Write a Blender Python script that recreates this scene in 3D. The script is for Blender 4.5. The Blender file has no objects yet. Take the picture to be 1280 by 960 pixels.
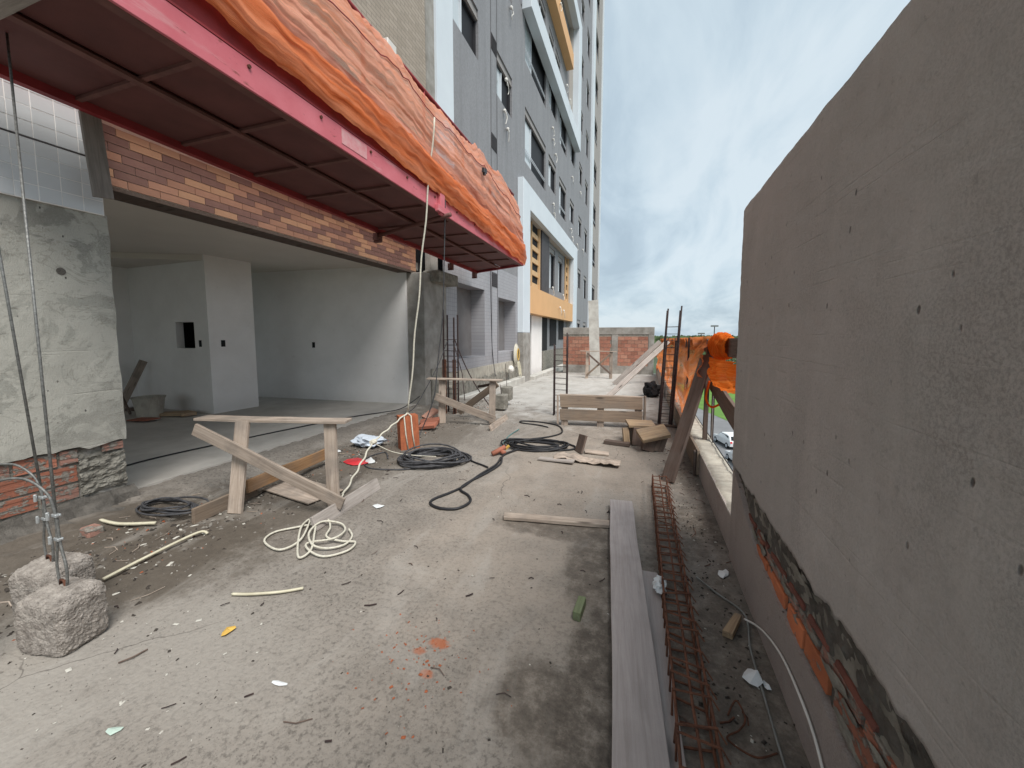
import bpy, bmesh, math, random
from mathutils import Vector, Matrix, noise, Euler
random.seed(7)
S = bpy.context.scene
R = math.radians

# ------------------------------------------------------------------ camera
cam_d = bpy.data.cameras.new('camera')
cam = bpy.data.objects.new('camera', cam_d)
S.collection.objects.link(cam)
cam.location = (0, 0, 1.5)
cam.rotation_euler = (R(90) - math.atan(.087), 0, R(18.5))
cam_d.sensor_width = 36
cam_d.lens = 485 / 1280 * 36
cam_d.shift_y = -18 / 1280
cam_d.clip_start = .02
cam_d.clip_end = 6000
S.camera = cam
S.render.resolution_x = 1024
S.render.resolution_y = 768

# ------------------------------------------------------------------ sky and sun
SUN_EL, SUN_AZ = 56, 132          # azimuth clockwise from +Y
w = bpy.data.worlds.new('World'); S.world = w; w.use_nodes = True
nt = w.node_tree; nt.nodes.clear()
def wn(t, **k):
    n = nt.nodes.new(t)
    for a, v in k.items(): setattr(n, a, v)
    return n
out = wn('ShaderNodeOutputWorld'); bg = wn('ShaderNodeBackground')
bg.inputs['Strength'].default_value = .061
sky = wn('ShaderNodeTexSky', sky_type='NISHITA', sun_disc=False)
sky.sun_elevation = R(SUN_EL); sky.sun_rotation = R(SUN_AZ)
sky.air_density = 1.0; sky.dust_density = 2.0
tc = wn('ShaderNodeTexCoord')
sep = wn('ShaderNodeSeparateXYZ')
nt.links.new(tc.outputs['Generated'], sep.inputs[0])
def wm(op, a, b=None, c=None):
    n = wn('ShaderNodeMath', operation=op)
    for i, v in enumerate((a, b, c)):
        if v is None: continue
        if isinstance(v, (int, float)): n.inputs[i].default_value = v
        else: nt.links.new(v, n.inputs[i])
    return n.outputs[0]
# project direction on a cloud deck: (x, y) / (z + .12)
den = wm('ADD', wm('MAXIMUM', sep.outputs['Z'], 0), .16)
cx_ = wm('DIVIDE', sep.outputs['X'], den); cy_ = wm('DIVIDE', sep.outputs['Y'], den)
cmb = wn('ShaderNodeCombineXYZ'); nt.links.new(cx_, cmb.inputs[0]); nt.links.new(cy_, cmb.inputs[1])
mp = wn('ShaderNodeMapping'); mp.inputs['Rotation'].default_value = (0, 0, R(-28)); mp.inputs['Scale'].default_value = (1.25, .45, 1)
mp.inputs['Location'].default_value = (3.1, .35, 0)
nt.links.new(cmb.outputs[0], mp.inputs[0])
n1 = wn('ShaderNodeTexNoise'); n1.inputs['Scale'].default_value = .85; n1.inputs['Detail'].default_value = 9; n1.inputs['Roughness'].default_value = .52; n1.inputs['Distortion'].default_value = .55
nt.links.new(mp.outputs[0], n1.inputs['Vector'])
rp = wn('ShaderNodeValToRGB')
cr = rp.color_ramp
cr.elements[0].position = .38; cr.elements[0].color = (4.4, 5.45, 6.3, 1)
cr.elements[1].position = .59; cr.elements[1].color = (7.0, 8.0, 8.6, 1)
e = cr.elements.new(.46); e.color = (5.2, 6.35, 7.2, 1)
e = cr.elements.new(.52); e.color = (6.1, 7.25, 8.0, 1)
n2 = wn('ShaderNodeTexNoise'); n2.inputs['Scale'].default_value = 2.6; n2.inputs['Detail'].default_value = 7; n2.inputs['Roughness'].default_value = .6; n2.inputs['Distortion'].default_value = .8
mp2 = wn('ShaderNodeMapping'); mp2.inputs['Rotation'].default_value = (0, 0, R(-18)); mp2.inputs['Scale'].default_value = (.9, .35, 1); mp2.inputs['Location'].default_value = (1.7, 4.2, 0)
nt.links.new(cmb.outputs[0], mp2.inputs[0]); nt.links.new(mp2.outputs[0], n2.inputs['Vector'])
nt.links.new(wm('ADD', wm('MULTIPLY', n1.outputs['Fac'], .68), wm('MULTIPLY', n2.outputs['Fac'], .36)), rp.inputs[0])
mx = wn('ShaderNodeMix', data_type='RGBA'); mx.inputs[0].default_value = .86
nt.links.new(sky.outputs[0], mx.inputs[6]); nt.links.new(rp.outputs[0], mx.inputs[7])
nt.links.new(mx.outputs[2], bg.inputs[0]); nt.links.new(bg.outputs[0], out.inputs[0])

sd = bpy.data.lights.new('sun', 'SUN'); sd.energy = 2.3; sd.angle = R(28); sd.color = (1, .965, .91)
so = bpy.data.objects.new('sun', sd); S.collection.objects.link(so)
az, el = R(SUN_AZ), R(SUN_EL)
dirv = Vector((math.sin(az) * math.cos(el), math.cos(az) * math.cos(el), math.sin(el)))
so.rotation_euler = dirv.to_track_quat('Z', 'Y').to_euler()

vs = S.view_settings
vs.view_transform = 'Standard'; vs.look = 'None'; vs.exposure = .86; vs.gamma = 1

# ------------------------------------------------------------------ object helpers
def link(o, parent=None):
    S.collection.objects.link(o)
    if parent is not None: o.parent = parent
    return o
def wloc(o):
    v = Vector((0, 0, 0))
    while o is not None:
        v += o.location; o = o.parent
    return v
def tag(o, label=None, cat=None, group=None, kind=None):
    if label: o['label'] = label
    if cat: o['category'] = cat
    if group: o['group'] = group
    if kind: o['kind'] = kind
    return o
def thing(name, loc, label, cat, group=None):
    o = bpy.data.objects.new(name, None); o.location = loc; o.empty_display_size = .1
    return tag(link(o), label, cat, group)

class MB:
    def __init__(s): s.v = []; s.f = []; s.mi = []; s.uv = None
    def add(s, vs, fs, m=0):
        b = len(s.v); s.v += [tuple(v) for v in vs]
        s.f += [tuple(i + b for i in f) for f in fs]; s.mi += [m] * len(fs); return s
    def box(s, x0, x1, y0, y1, z0, z1, m=0):
        if x0 > x1: x0, x1 = x1, x0
        if y0 > y1: y0, y1 = y1, y0
        if z0 > z1: z0, z1 = z1, z0
        return s.add([(x0, y0, z0), (x1, y0, z0), (x1, y1, z0), (x0, y1, z0), (x0, y0, z1), (x1, y0, z1), (x1, y1, z1), (x0, y1, z1)],
                     [(0, 3, 2, 1), (4, 5, 6, 7), (0, 1, 5, 4), (1, 2, 6, 5), (2, 3, 7, 6), (3, 0, 4, 7)], m)
    def quad(s, a, b, c, d, m=0): return s.add([a, b, c, d], [(0, 1, 2, 3)], m)
    def tube(s, pts, r, n=6, m=0, cap=True):
        P = [Vector(p) for p in pts]; k = len(P)
        if k < 2: return s
        ring = []; up = None
        for i in range(k):
            t = (P[min(i + 1, k - 1)] - P[max(i - 1, 0)])
            if t.length < 1e-9: t = Vector((0, 0, 1))
            t.normalize()
            if up is None:
                up = t.orthogonal().normalized()
            else:
                up = up - t * up.dot(t)
                up = up.normalized() if up.length > 1e-6 else t.orthogonal().normalized()
            b = t.cross(up); rr = r[i] if isinstance(r, (list, tuple)) else r
            ring += [P[i] + (up * math.cos(2 * math.pi * j / n) + b * math.sin(2 * math.pi * j / n)) * rr for j in range(n)]
        fs = []
        for i in range(k - 1):
            for j in range(n):
                fs.append((i * n + j, i * n + (j + 1) % n, (i + 1) * n + (j + 1) % n, (i + 1) * n + j))
        if cap: fs.append(tuple(reversed(range(n)))); fs.append(tuple(range((k - 1) * n, k * n)))
        return s.add(ring, fs, m)
    def obj(s, name, mat, parent=None, smooth=False, bevel=0):
        off = wloc(parent) if parent is not None else Vector((0, 0, 0))
        me = bpy.data.meshes.new(name)
        me.from_pydata([tuple(Vector(v) - off) for v in s.v], [], s.f)
        for mm in (mat if isinstance(mat, (list, tuple)) else [mat]): me.materials.append(mm)
        if len(me.materials) > 1: me.polygons.foreach_set('material_index', s.mi)
        if smooth: me.polygons.foreach_set('use_smooth', [True] * len(me.polygons))
        me.update()
        o = bpy.data.objects.new(name, me); link(o, parent)
        if bevel:
            b = o.modifiers.new('bevel', 'BEVEL'); b.width = bevel; b.segments = 1; b.limit_method = 'ANGLE'
        return o

def curve_pts(ctrl, n=10):
    """Catmull-Rom through the control points"""
    P = [Vector(p) for p in ctrl]; out = []
    for i in range(len(P) - 1):
        p0 = P[max(i - 1, 0)]; p1 = P[i]; p2 = P[i + 1]; p3 = P[min(i + 2, len(P) - 1)]
        for k in range(n):
            t = k / n
            out.append(.5 * ((2 * p1) + (p2 - p0) * t + (2 * p0 - 5 * p1 + 4 * p2 - p3) * t * t + (3 * p1 - p0 - 3 * p2 + p3) * t ** 3))
    out.append(P[-1]); return out

def gz(y):
    t = max(0, min(1, (y - 7) / 6)); return -.2 * t * t * (3 - 2 * t)

# board with its own frame: local X along, Y width, Z thickness
def board(name, p0, p1, w, t, mat, parent=None, nrm=(0, 0, 1), wob=.003, taper=0, bevel=.0025):
    p0, p1 = Vector(p0), Vector(p1); X = (p1 - p0); L = X.length; X.normalize()
    N = Vector(nrm); N = (N - X * N.dot(X)).normalized(); Y = N.cross(X)
    k = max(2, int(L / .18)); vs_ = []; fs = []
    sd_ = random.random() * 99
    for i in range(k + 1):
        x = -L / 2 + L * i / k
        wy = w / 2 * (1 - taper * i / k)
        dz = (noise.noise(Vector((x * 2, sd_, 0)))) * wob * 2
        dy = (noise.noise(Vector((x * 2, sd_, 5)))) * wob * 2
        ex = (random.uniform(-1, 1) * .006 if i in (0, k) else 0)
        for a, b in ((-1, -1), (1, -1), (1, 1), (-1, 1)):
            vs_.append((x + ex * a, a * wy + dy, b * t / 2 + dz))
    for i in range(k):
        for j in range(4):
            fs.append((i * 4 + j, (i + 1) * 4 + j, (i + 1) * 4 + (j + 1) % 4, i * 4 + (j + 1) % 4))
    fs.append((0, 1, 2, 3)); fs.append((k * 4 + 3, k * 4 + 2, k * 4 + 1, k * 4))
    me = bpy.data.meshes.new(name); me.from_pydata(vs_, [], fs); me.materials.append(mat); me.update()
    bm = bmesh.new(); bm.from_mesh(me); bmesh.ops.recalc_face_normals(bm, faces=bm.faces); bm.to_mesh(me); bm.free()
    o = bpy.data.objects.new(name, me)
    off = wloc(parent) if parent is not None else Vector((0, 0, 0))
    M = Matrix((X, Y, N)).transposed().to_4x4(); M.translation = (p0 + p1) / 2 - off
    o.matrix_basis = M; link(o, parent)
    if bevel:
        b = o.modifiers.new('bevel', 'BEVEL'); b.width = min(bevel, t / 4); b.segments = 1; b.limit_method = 'ANGLE'
    return o

# ------------------------------------------------------------------ material helpers
class NM:
    def __init__(s, name):
        s.m = bpy.data.materials.new(name); s.m.use_nodes = True; s.t = s.m.node_tree; s.t.nodes.clear()
        s.out = s.n('ShaderNodeOutputMaterial'); s.b = s.n('ShaderNodeBsdfPrincipled')
        s.l(s.b.outputs[0], s.out.inputs[0]); s.tc = s.n('ShaderNodeTexCoord'); s.oc = s.tc.outputs['Object']
        s.b.inputs['Specular IOR Level'].default_value = .3
    def n(s, t, **k):
        n = s.t.nodes.new(t)
        for a, v in k.items(): setattr(n, a, v)
        return n
    def l(s, a, b): s.t.links.new(a, b)
    def val(s, sock, v):
        if isinstance(v, (int, float)): sock.default_value = v
        elif isinstance(v, tuple): sock.default_value = v if len(v) != 3 or sock.type == 'VECTOR' else (*v, 1)
        else: s.l(v, sock)
    def math(s, op, a, b=None, c=None, clamp=False):
        n = s.n('ShaderNodeMath', operation=op, use_clamp=clamp)
        for i, v in enumerate((a, b, c)):
            if v is not None: s.val(n.inputs[i], v)
        return n.outputs[0]
    def vec(s, scale=(1, 1, 1), rot=(0, 0, 0), src=None, loc=(0, 0, 0)):
        n = s.n('ShaderNodeMapping'); s.l(src or s.oc, n.inputs[0]); n.inputs['Scale'].default_value = scale
        n.inputs['Rotation'].default_value = rot; n.inputs['Location'].default_value = loc; return n.outputs[0]
    def noise(s, scale, detail=5, rough=.55, src=None, dist=0):
        n = s.n('ShaderNodeTexNoise'); s.l(src or s.oc, n.inputs['Vector']); n.inputs['Scale'].default_value = scale
        n.inputs['Detail'].default_value = detail; n.inputs['Roughness'].default_value = rough; n.inputs['Distortion'].default_value = dist
        return n.outputs['Fac']
    def vor(s, scale, src=None, feature='F1'):
        n = s.n('ShaderNodeTexVoronoi', feature=feature); s.l(src or s.oc, n.inputs['Vector']); n.inputs['Scale'].default_value = scale
        return n.outputs['Distance']
    def ramp(s, f, *stops):
        n = s.n('ShaderNodeValToRGB'); s.l(f, n.inputs[0]); c = n.color_ramp
        while len(c.elements) < len(stops): c.elements.new(.5)
        for e_, (p, col) in zip(c.elements, stops):
            e_.position = p; e_.color = (*col, 1) if isinstance(col, tuple) else (col, col, col, 1)
        return n.outputs[0]
    def mr(s, f, a, b, c=0, d=1):
        n = s.n('ShaderNodeMapRange'); n.interpolation_type = 'SMOOTHSTEP'; s.val(n.inputs[0], f)
        for i, v in enumerate((a, b, c, d)): n.inputs[i + 1].default_value = v
        return n.outputs[0]
    def mix(s, f, a, b, mode='MIX'):
        n = s.n('ShaderNodeMix', data_type='RGBA', blend_type=mode); s.val(n.inputs[0], f); s.val(n.inputs[6], a); s.val(n.inputs[7], b)
        return n.outputs[2]
    def col(s, c): s.val(s.b.inputs['Base Color'], c); return s
    def rough(s, r): s.val(s.b.inputs['Roughness'], r); return s
    def bump(s, h, strength=.3, dist=.01):
        n = s.n('ShaderNodeBump'); n.inputs['Strength'].default_value = strength; n.inputs['Distance'].default_value = dist
        s.l(h, n.inputs['Height']); s.l(n.outputs[0], s.b.inputs['Normal']); return s
    def rnd(s): return s.n('ShaderNodeObjectInfo').outputs['Random']
    def spots(s, lst, edge=.35, nz=None):
        """soft irregular patches: (cx, cy, rx, ry) in object space"""
        nz = nz if nz is not None else s.noise(3.5, 6, .65)
        nn = s.math('MULTIPLY', s.math('SUBTRACT', nz, .5), 1.7)
        acc = None
        for (cx, cy, rx, ry, *a) in lst:
            v = s.vec((1 / rx, 1 / ry, 0), (0, 0, 0), None, (-cx / rx, -cy / ry, 0))
            ln = s.n('ShaderNodeVectorMath', operation='LENGTH'); s.l(v, ln.inputs[0])
            d = s.mr(s.math('ADD', ln.outputs['Value'], nn), 1 - edge, 1 + edge, 1, 0)
            if a: d = s.math('MULTIPLY', d, a[0])
            acc = d if acc is None else s.math('MAXIMUM', acc, d)
        return acc

def simple(name, c1, c2=None, scale=6, rough=.85, bump=.25, bs=None, metal=0, rnd=0, stretch=(1, 1, 1), bd=.006):
    m = NM(name); c2 = c2 or tuple(x * .7 for x in c1)
    v = m.vec(stretch)
    f = m.noise(scale, 7, .62, v)
    c = m.ramp(f, (.32, c2), (.66, c1))
    if rnd:
        c = m.mix(rnd, c, m.ramp(m.rnd(), (0, .35), (1, .95)), 'MULTIPLY') if False else m.mix(1, c, m.ramp(m.rnd(), (0, 1 - rnd), (1, 1 + rnd)), 'MULTIPLY')
    m.col(c).rough(rough); m.b.inputs['Metallic'].default_value = metal
    if bump: m.bump(m.noise(bs or scale * 8, 6, .7, v), bump, bd)
    return m.m

def wood(name, c1, c2, c3=None, dirt=.35):
    m = NM(name)
    r = m.rnd()
    off = m.n('ShaderNodeCombineXYZ'); m.l(m.math('MULTIPLY', r, 37.0), off.inputs[0]); m.l(m.math('MULTIPLY', r, 11.0), off.inputs[1])
    va = m.n('ShaderNodeVectorMath', operation='ADD'); m.l(m.oc, va.inputs[0]); m.l(off.outputs[0], va.inputs[1])
    g = m.vec((1.1, 22, 22), src=va.outputs[0])
    f = m.noise(2.2, 8, .68, g, .6)
    c = m.ramp(f, (.3, c2), (.55, c1), (.75, c3 or c1))
    big = m.noise(4, 5, .6, va.outputs[0])
    c = m.mix(m.mr(big, .42, .7, 0, dirt), c, (.16, .14, .125))
    # knots
    kv = m.vec((2.2, 9, 9), src=va.outputs[0])
    kn = m.vor(1.0, kv)
    c = m.mix(m.mr(kn, .07, .22, .8, 0), c, tuple(x * .3 for x in c2))
    c = m.mix(1, c, m.ramp(r, (0, .78), (1, 1.18)), 'MULTIPLY')
    sp = m.vor(160, va.outputs[0]); c = m.mix(m.mr(sp, .05, .14, .45, 0), c, (.07, .06, .05))
    m.col(c).rough(.82).bump(m.noise(3, 8, .75, g), .5, .004)
    return m.m

# ------------------------------------------------------------------ materials
def mat_floor():
    m = NM('terrace_concrete')
    big = m.noise(.55, 6, .6); mid = m.noise(3.2, 9, .72); fine = m.noise(38, 6, .75)
    c = m.ramp(mid, (.22, (.158, .138, .119)), (.5, (.222, .197, .172)), (.8, (.29, .262, .232)))
    c = m.mix(m.mr(big, .35, .65, .0, .55), c, (.265, .240, .212))
    # whitish fine grit
    c = m.mix(m.mr(m.noise(75, 4, .8), .58, .74, 0, .3), c, (.45, .425, .395))
    c = m.mix(m.mr(fine, .36, .52, .7, 0), c, (.085, .075, .066))
    c = m.mix(m.mr(m.noise(14, 6, .78), .55, .7, 0, .28), c, (.11, .098, .087))
    c = m.mix(m.mr(m.vor(95), .10, .2, .55, 0), c, (.07, .06, .052))
    # sandy, dusty area in mid ground and pale wash far away
    sand = m.spots([(-.55, 4.0, 1.1, 2.2, .6), (-.8, 2.9, .8, 1.2, .5)], .5)
    c = m.mix(m.math('MULTIPLY', sand, m.mr(mid, .3, .6, .5, 1)), c, (.34, .288, .24))
    pale = m.spots([(-1.6, 11.5, 3.2, 4.2, .85), (-.6, 15.5, 4, 3.5, .9)], .35)
    c = m.mix(pale, c, m.ramp(m.noise(2.2, 7, .7, m.vec((1, .5, 1))), (.3, (.36, .345, .32)), (.6, (.50, .485, .46))))
    dust = m.spots([(-2.9, .55, .9, .75, .75), (-2.2, 1.15, .75, .35, .55)], .5)
    c = m.mix(dust, c, (.32, .295, .265))
    # damp / dirty patches, the stains are real ones on the slab
    wet = m.spots([(-.36, 1.42, .22, .2, .85), (-.16, 1.55, .14, .55, .95), (-.24, 2.55, .2, .5, .85), (-.6, 2.86, .45, .16, .75),
                   (.32, 2.0, .30, 1.7, .8), (.5, 1.6, .22, 1.3, .8), (.5, 3.4, .2, .55, .9), (.53, 4.6, .14, 1.1, .7),
                   (-.1, .8, .35, .5, .7)], .2, m.math('ADD', m.math('MULTIPLY', m.noise(5, 8, .72), .8), .1))
    c = m.mix(wet, c, m.ramp(m.noise(9, 8, .8), (.3, (.04, .032, .026)), (.5, (.12, .10, .082)), (.68, (.27, .235, .20))))
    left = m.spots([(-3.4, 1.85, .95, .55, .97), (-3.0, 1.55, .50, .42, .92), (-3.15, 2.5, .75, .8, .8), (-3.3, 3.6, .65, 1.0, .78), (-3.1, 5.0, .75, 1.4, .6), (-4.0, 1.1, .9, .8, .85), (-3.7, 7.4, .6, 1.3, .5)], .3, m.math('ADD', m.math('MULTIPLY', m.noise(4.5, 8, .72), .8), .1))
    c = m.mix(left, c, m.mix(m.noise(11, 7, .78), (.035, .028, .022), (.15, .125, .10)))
    red = m.spots([(-.9, 1.57, .05, .028, .9), (-.87, 1.40, .03, .02, .8), (-.97, 1.5, .03, .02, .7)], .4, m.noise(30, 4, .7))
    c = m.mix(red, c, (.34, .11, .05))
    # cracks and float marks
    wob = m.n('ShaderNodeTexNoise'); m.l(m.oc, wob.inputs['Vector']); wob.inputs['Scale'].default_value = 2.5; wob.inputs['Detail'].default_value = 6
    wv_ = m.n('ShaderNodeVectorMath', operation='MULTIPLY_ADD'); m.l(wob.outputs['Color'], wv_.inputs[0]); wv_.inputs[1].default_value = (.35, .35, 0); m.l(m.oc, wv_.inputs[2])
    cr_ = m.vor(.55, wv_.outputs[0], 'DISTANCE_TO_EDGE')
    c = m.mix(m.math('MULTIPLY', m.mr(cr_, .0, .0035, .7, 0), m.mr(m.noise(.7, 2, .5), .45, .6, 0, 1)), c, (.07, .06, .052))
    drift = m.noise(1.4, 6, .6, m.vec((1.8, .7, 1), (0, 0, R(-35))), .9)
    c = m.mix(m.mr(drift, .5, .68, 0, .4), c, (.36, .335, .305))
    m.col(c)
    m.rough(m.math('SUBTRACT', .93, m.math('MULTIPLY', wet, .22)))
    h = m.math('ADD', m.math('MULTIPLY', fine, .35), m.math('MULTIPLY', mid, 1.0))
    h = m.math('ADD', h, m.math('MULTIPLY', m.vor(60), .25))
    m.bump(h, .6, .015)
    return m.m

def mat_plaster(name, c1, c2, warm=None, rot=R(35), marks=1.0):
    m = NM(name)
    v = m.vec((1, 2.6, 1.1), (-rot, 0, 0)); st = m.noise(1.9, 9, .68, v, .6)
    v2 = m.vec((1, 3, 3)); bl = m.noise(1.0, 5, .6)
    grain = m.noise(120, 5, .85); mid = m.noise(9, 6, .7)
    c = m.ramp(st, (.15, c2), (.8, c1))
    c = m.mix(m.mr(bl, .35, .66, 0, .55), c, warm or c1)
    c = m.mix(m.mr(m.noise(.55, 3, .5, m.vec((1, 1, 1), loc=(1, 8, 3))), .42, .6, 0, .4), c, (c1[0] * .74, c1[1] * .78, c1[2] * .77))
    c = m.mix(m.mr(mid, .5, .75, 0, .35), c, tuple(x * .72 for x in c2))
    gg = m.mr(m.noise(1.3, 4, .6, m.vec((1, 1, 1), loc=(9, 2, 5))), .38, .62, .2, .6)
    c = m.mix(m.math('MULTIPLY', gg, m.mr(grain, .38, .6, 1, 0)), c, tuple(x * .5 for x in c2))
    sw = m.noise(1.5, 5, .55, m.vec((1, 2.4, .9), (R(-38), 0, 0), loc=(2, 7, 1)), .8)
    c = m.mix(m.mr(sw, .45, .68, 0, .22), c, tuple(min(1, x * 1.22) for x in c1))
    # trowel scratches
    sv = m.vec((1, 1.0, 42), (R(52), 0, 0)); sc = m.noise(1.2, 3, .5, sv, .2)
    c = m.mix(m.mr(sc, .70, .74, 0, .22 * marks), c, tuple(min(1, x * 1.35) for x in c1))
    if name.startswith('column'):
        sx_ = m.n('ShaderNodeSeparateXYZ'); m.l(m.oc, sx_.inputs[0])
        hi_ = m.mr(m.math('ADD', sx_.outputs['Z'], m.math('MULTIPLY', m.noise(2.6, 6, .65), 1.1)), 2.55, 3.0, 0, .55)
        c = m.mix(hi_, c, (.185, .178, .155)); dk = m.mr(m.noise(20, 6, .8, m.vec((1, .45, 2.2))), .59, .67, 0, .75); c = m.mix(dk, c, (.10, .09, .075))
        lt = m.mr(m.noise(2.2, 7, .62, m.vec((1, 1, 1), loc=(5, 5, 5)), 1.5), .47, .52, 0, .5); c = m.mix(lt, c, (.58, .56, .50))
        ed = m.mr(m.math('ABSOLUTE', m.math('SUBTRACT', m.noise(2.0, 5, .6, m.vec((1, 1, 1.5), loc=(2, 9, 5)), 1.2), .5)), .0, .012, .45, 0); c = m.mix(ed, c, (.24, .225, .19))
    pit = m.vor(15, m.vec((1, 1, .55)))
    pm = m.mr(pit, .05, .10, 1, 0)
    gate = m.mr(m.noise(5, 2, .5), .46, .56, 0, 1)
    pm = m.math('MULTIPLY', pm, gate)
    c = m.mix(m.math('MULTIPLY', pm, .8), c, (.035, .03, .028))
    c = m.mix(m.mr(m.noise(.8, 4, .6, m.vec((1, 1, 1), loc=(3, 1, 4))), .42, .6, 0, .45), c, tuple(x * .68 for x in c1))
    c = m.mix(m.mr(m.noise(26, 4, .8), .58, .7, 0, .35), c, tuple(x * .5 for x in c2))
    m.col(c).rough(.94)
    h = m.math('ADD', m.math('MULTIPLY', grain, .7), m.math('MULTIPLY', st, 1.1))
    h = m.math('ADD', h, m.math('MULTIPLY', mid, .9)); h = m.math('SUBTRACT', h, m.math('MULTIPLY', pm, 1.5))
    h = m.math('SUBTRACT', h, m.math('MULTIPLY', m.mr(sc, .62, .72), .3))
    m.bump(h, .8, .012)
    return m.m

def mat_tilegrid(name, c1, c2, cm, sx, sy, mortar=.06, offset=0, rough=.5, streak=.15, vary=.3, bump=.3):
    """tiles on an X = const wall: maps (y, z)"""
    m = NM(name); sp = m.n('ShaderNodeSeparateXYZ'); m.l(m.oc, sp.inputs[0])
    cb = m.n('ShaderNodeCombineXYZ'); m.l(sp.outputs['Y'], cb.inputs[0]); m.l(sp.outputs['Z'], cb.inputs[1])
    br = m.n('ShaderNodeTexBrick'); m.l(cb.outputs[0], br.inputs[0]); br.offset = offset
    br.inputs['Scale'].default_value = 1; br.inputs['Brick Width'].default_value = sx; br.inputs['Row Height'].default_value = sy
    br.inputs['Mortar Size'].default_value = mortar * min(sx, sy); br.inputs['Mortar Smooth'].default_value = .3
    br.inputs['Color1'].default_value = (*c1, 1); br.inputs['Color2'].default_value = (*c2, 1); br.inputs['Mortar'].default_value = (*cm, 1)
    c = br.outputs[0]
    st = m.noise(1.3, 5, .6, m.vec((1, 2.5, .25)))
    c = m.mix(m.mr(st, .35, .7, 0, streak), c, tuple(x * .6 for x in c2))
    m.col(c).rough(rough).bump(m.math('SUBTRACT', 1, br.outputs['Fac']), bump, .004)
    return m.m

M = {}
M['floor'] = mat_floor()
M['wallplaster'] = mat_plaster('rough_plaster', (.60, .555, .53), (.455, .42, .40), (.60, .53, .505))
M['baseplaster'] = mat_plaster('base_plaster', (.50, .43, .40), (.37, .315, .29), None, R(80), .5)
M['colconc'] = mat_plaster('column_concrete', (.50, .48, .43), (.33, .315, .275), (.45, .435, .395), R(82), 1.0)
M['conc'] = simple('grey_concrete', (.36, .345, .32), (.21, .195, .175), 3.5, .93, .6, 30, bd=.01)
M['concpale'] = simple('pale_concrete', (.56, .55, .51), (.38, .36, .33), 3, .93, .5, 30, bd=.008)
M['curbtop'] = simple('curb_mortar', (.50, .47, .40), (.31, .28, .24), 5, .95, .8, 18, stretch=(1, 2.5, 1), bd=.012)
M['mortar'] = simple('grey_mortar', (.30, .285, .25), (.14, .13, .11), 9, .95, .9, 40, bd=.015)
M['mortardark'] = simple('dark_mortar', (.15, .137, .122), (.075, .068, .06), 12, .95, .9, 50, bd=.015)
M['blockconc'] = simple('weight_concrete', (.45, .405, .365), (.20, .175, .155), 22, .95, 1.0, 45, stretch=(1, 1, 1), bd=.02)
_p = NM('interior_white_paint'); _c = _p.ramp(_p.noise(1.3, 7, .65), (.3, (.78, .76, .74)), (.65, (.87, .85, .835)))
_c = _p.mix(_p.mr(_p.noise(6, 8, .75), .60, .72, 0, .35), _c, (.60, .57, .53))
_sp = _p.n('ShaderNodeSeparateXYZ'); _p.l(_p.oc, _sp.inputs[0])
_c = _p.mix(_p.math('MULTIPLY', _p.mr(_sp.outputs['Z'], .0, .35, .45, 0), _p.noise(5, 6, .7)), _c, (.45, .42, .38))     # mottled darker tone towards the foot of the wall
_p.col(_c).rough(.85).bump(_p.noise(4, 7, .7), .15, .006); M['intwall'] = _p.m
M['ceil'] = simple('ceiling_paint', (.68, .63, .575), (.62, .575, .52), .9, .85, .05, 30)
M['intfloor'] = simple('interior_screed', (.50, .475, .44), (.39, .365, .335), 2.5, .85, .25, 40)
M['hollowbrick'] = simple('hollow_clay_brick', (.32, .10, .045), (.22, .07, .035), 12, .88, .5, 50, rnd=.25)
M['redbrick'] = simple('red_brick_face', (.38, .135, .085), (.27, .115, .08), 9, .9, .5, 50, rnd=.3)
M['darkbrick'] = simple('dark_red_brick', (.20, .075, .055), (.12, .05, .04), 12, .93, .6, 40, rnd=.2)
M['brickdusty'] = simple('dusty_brick_face', (.40, .20, .145), (.26, .17, .14), 14, .93, .6, 40, rnd=.2)
def smeared(name, c1, c2, cov):
    m = NM(name); c = m.ramp(m.noise(7, 6, .6), (.3, c2), (.7, c1)); c = m.mix(1, c, m.ramp(m.rnd(), (0, .75), (1, 1.2)), 'MULTIPLY')
    k = m.noise(11, 7, .68, m.vec((1, 1, 2.2))); f = m.mr(k, cov, cov + .05, 0, 1)
    c = m.mix(f, c, m.ramp(m.noise(40, 5, .7), (.3, (.15, .135, .115)), (.7, (.33, .30, .265)))); m.col(c).rough(.94)
    m.bump(m.math('ADD', f, m.math('MULTIPLY', m.noise(70, 5, .75), .8)), .8, .006); return m.m
M['smearred'] = smeared('mortar_smeared_brick', (.42, .16, .10), (.30, .13, .09), .50)
M['smearbright'] = smeared('bright_smeared_brick', (.60, .20, .09), (.44, .14, .07), .58)
M['smeardusty'] = smeared('mortar_smeared_dusty_brick', (.36, .19, .145), (.24, .14, .115), .48)
M['clayfar'] = simple('weathered_clay_brick', (.43, .20, .14), (.33, .145, .105), 9, .9, .4, 50, rnd=.2)
M['clayfar2'] = simple('weathered_clay_brick_light', (.47, .25, .18), (.38, .19, .135), 9, .9, .4, 50, rnd=.2)
M['tilewhite'] = simple('white_tile', (.60, .615, .63), (.55, .565, .58), 3, .35, .06, 30, rnd=.06)
M['grout'] = simple('pale_grout', (.88, .86, .84), (.80, .78, .76), 5, .9, .2, 40)
M['groutpink'] = simple('warm_grout', (.72, .58, .48), (.62, .50, .42), 5, .9, .2, 40)
BR = [simple('brick_tan', (.44, .25, .155), (.38, .21, .135), 6, .8, .25, 60, rnd=.08),
      simple('brick_brown', (.21, .115, .095), (.17, .09, .078), 6, .8, .25, 60, rnd=.08),
      simple('brick_red', (.36, .19, .13), (.30, .155, .11), 6, .8, .25, 60, rnd=.08)]
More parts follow.
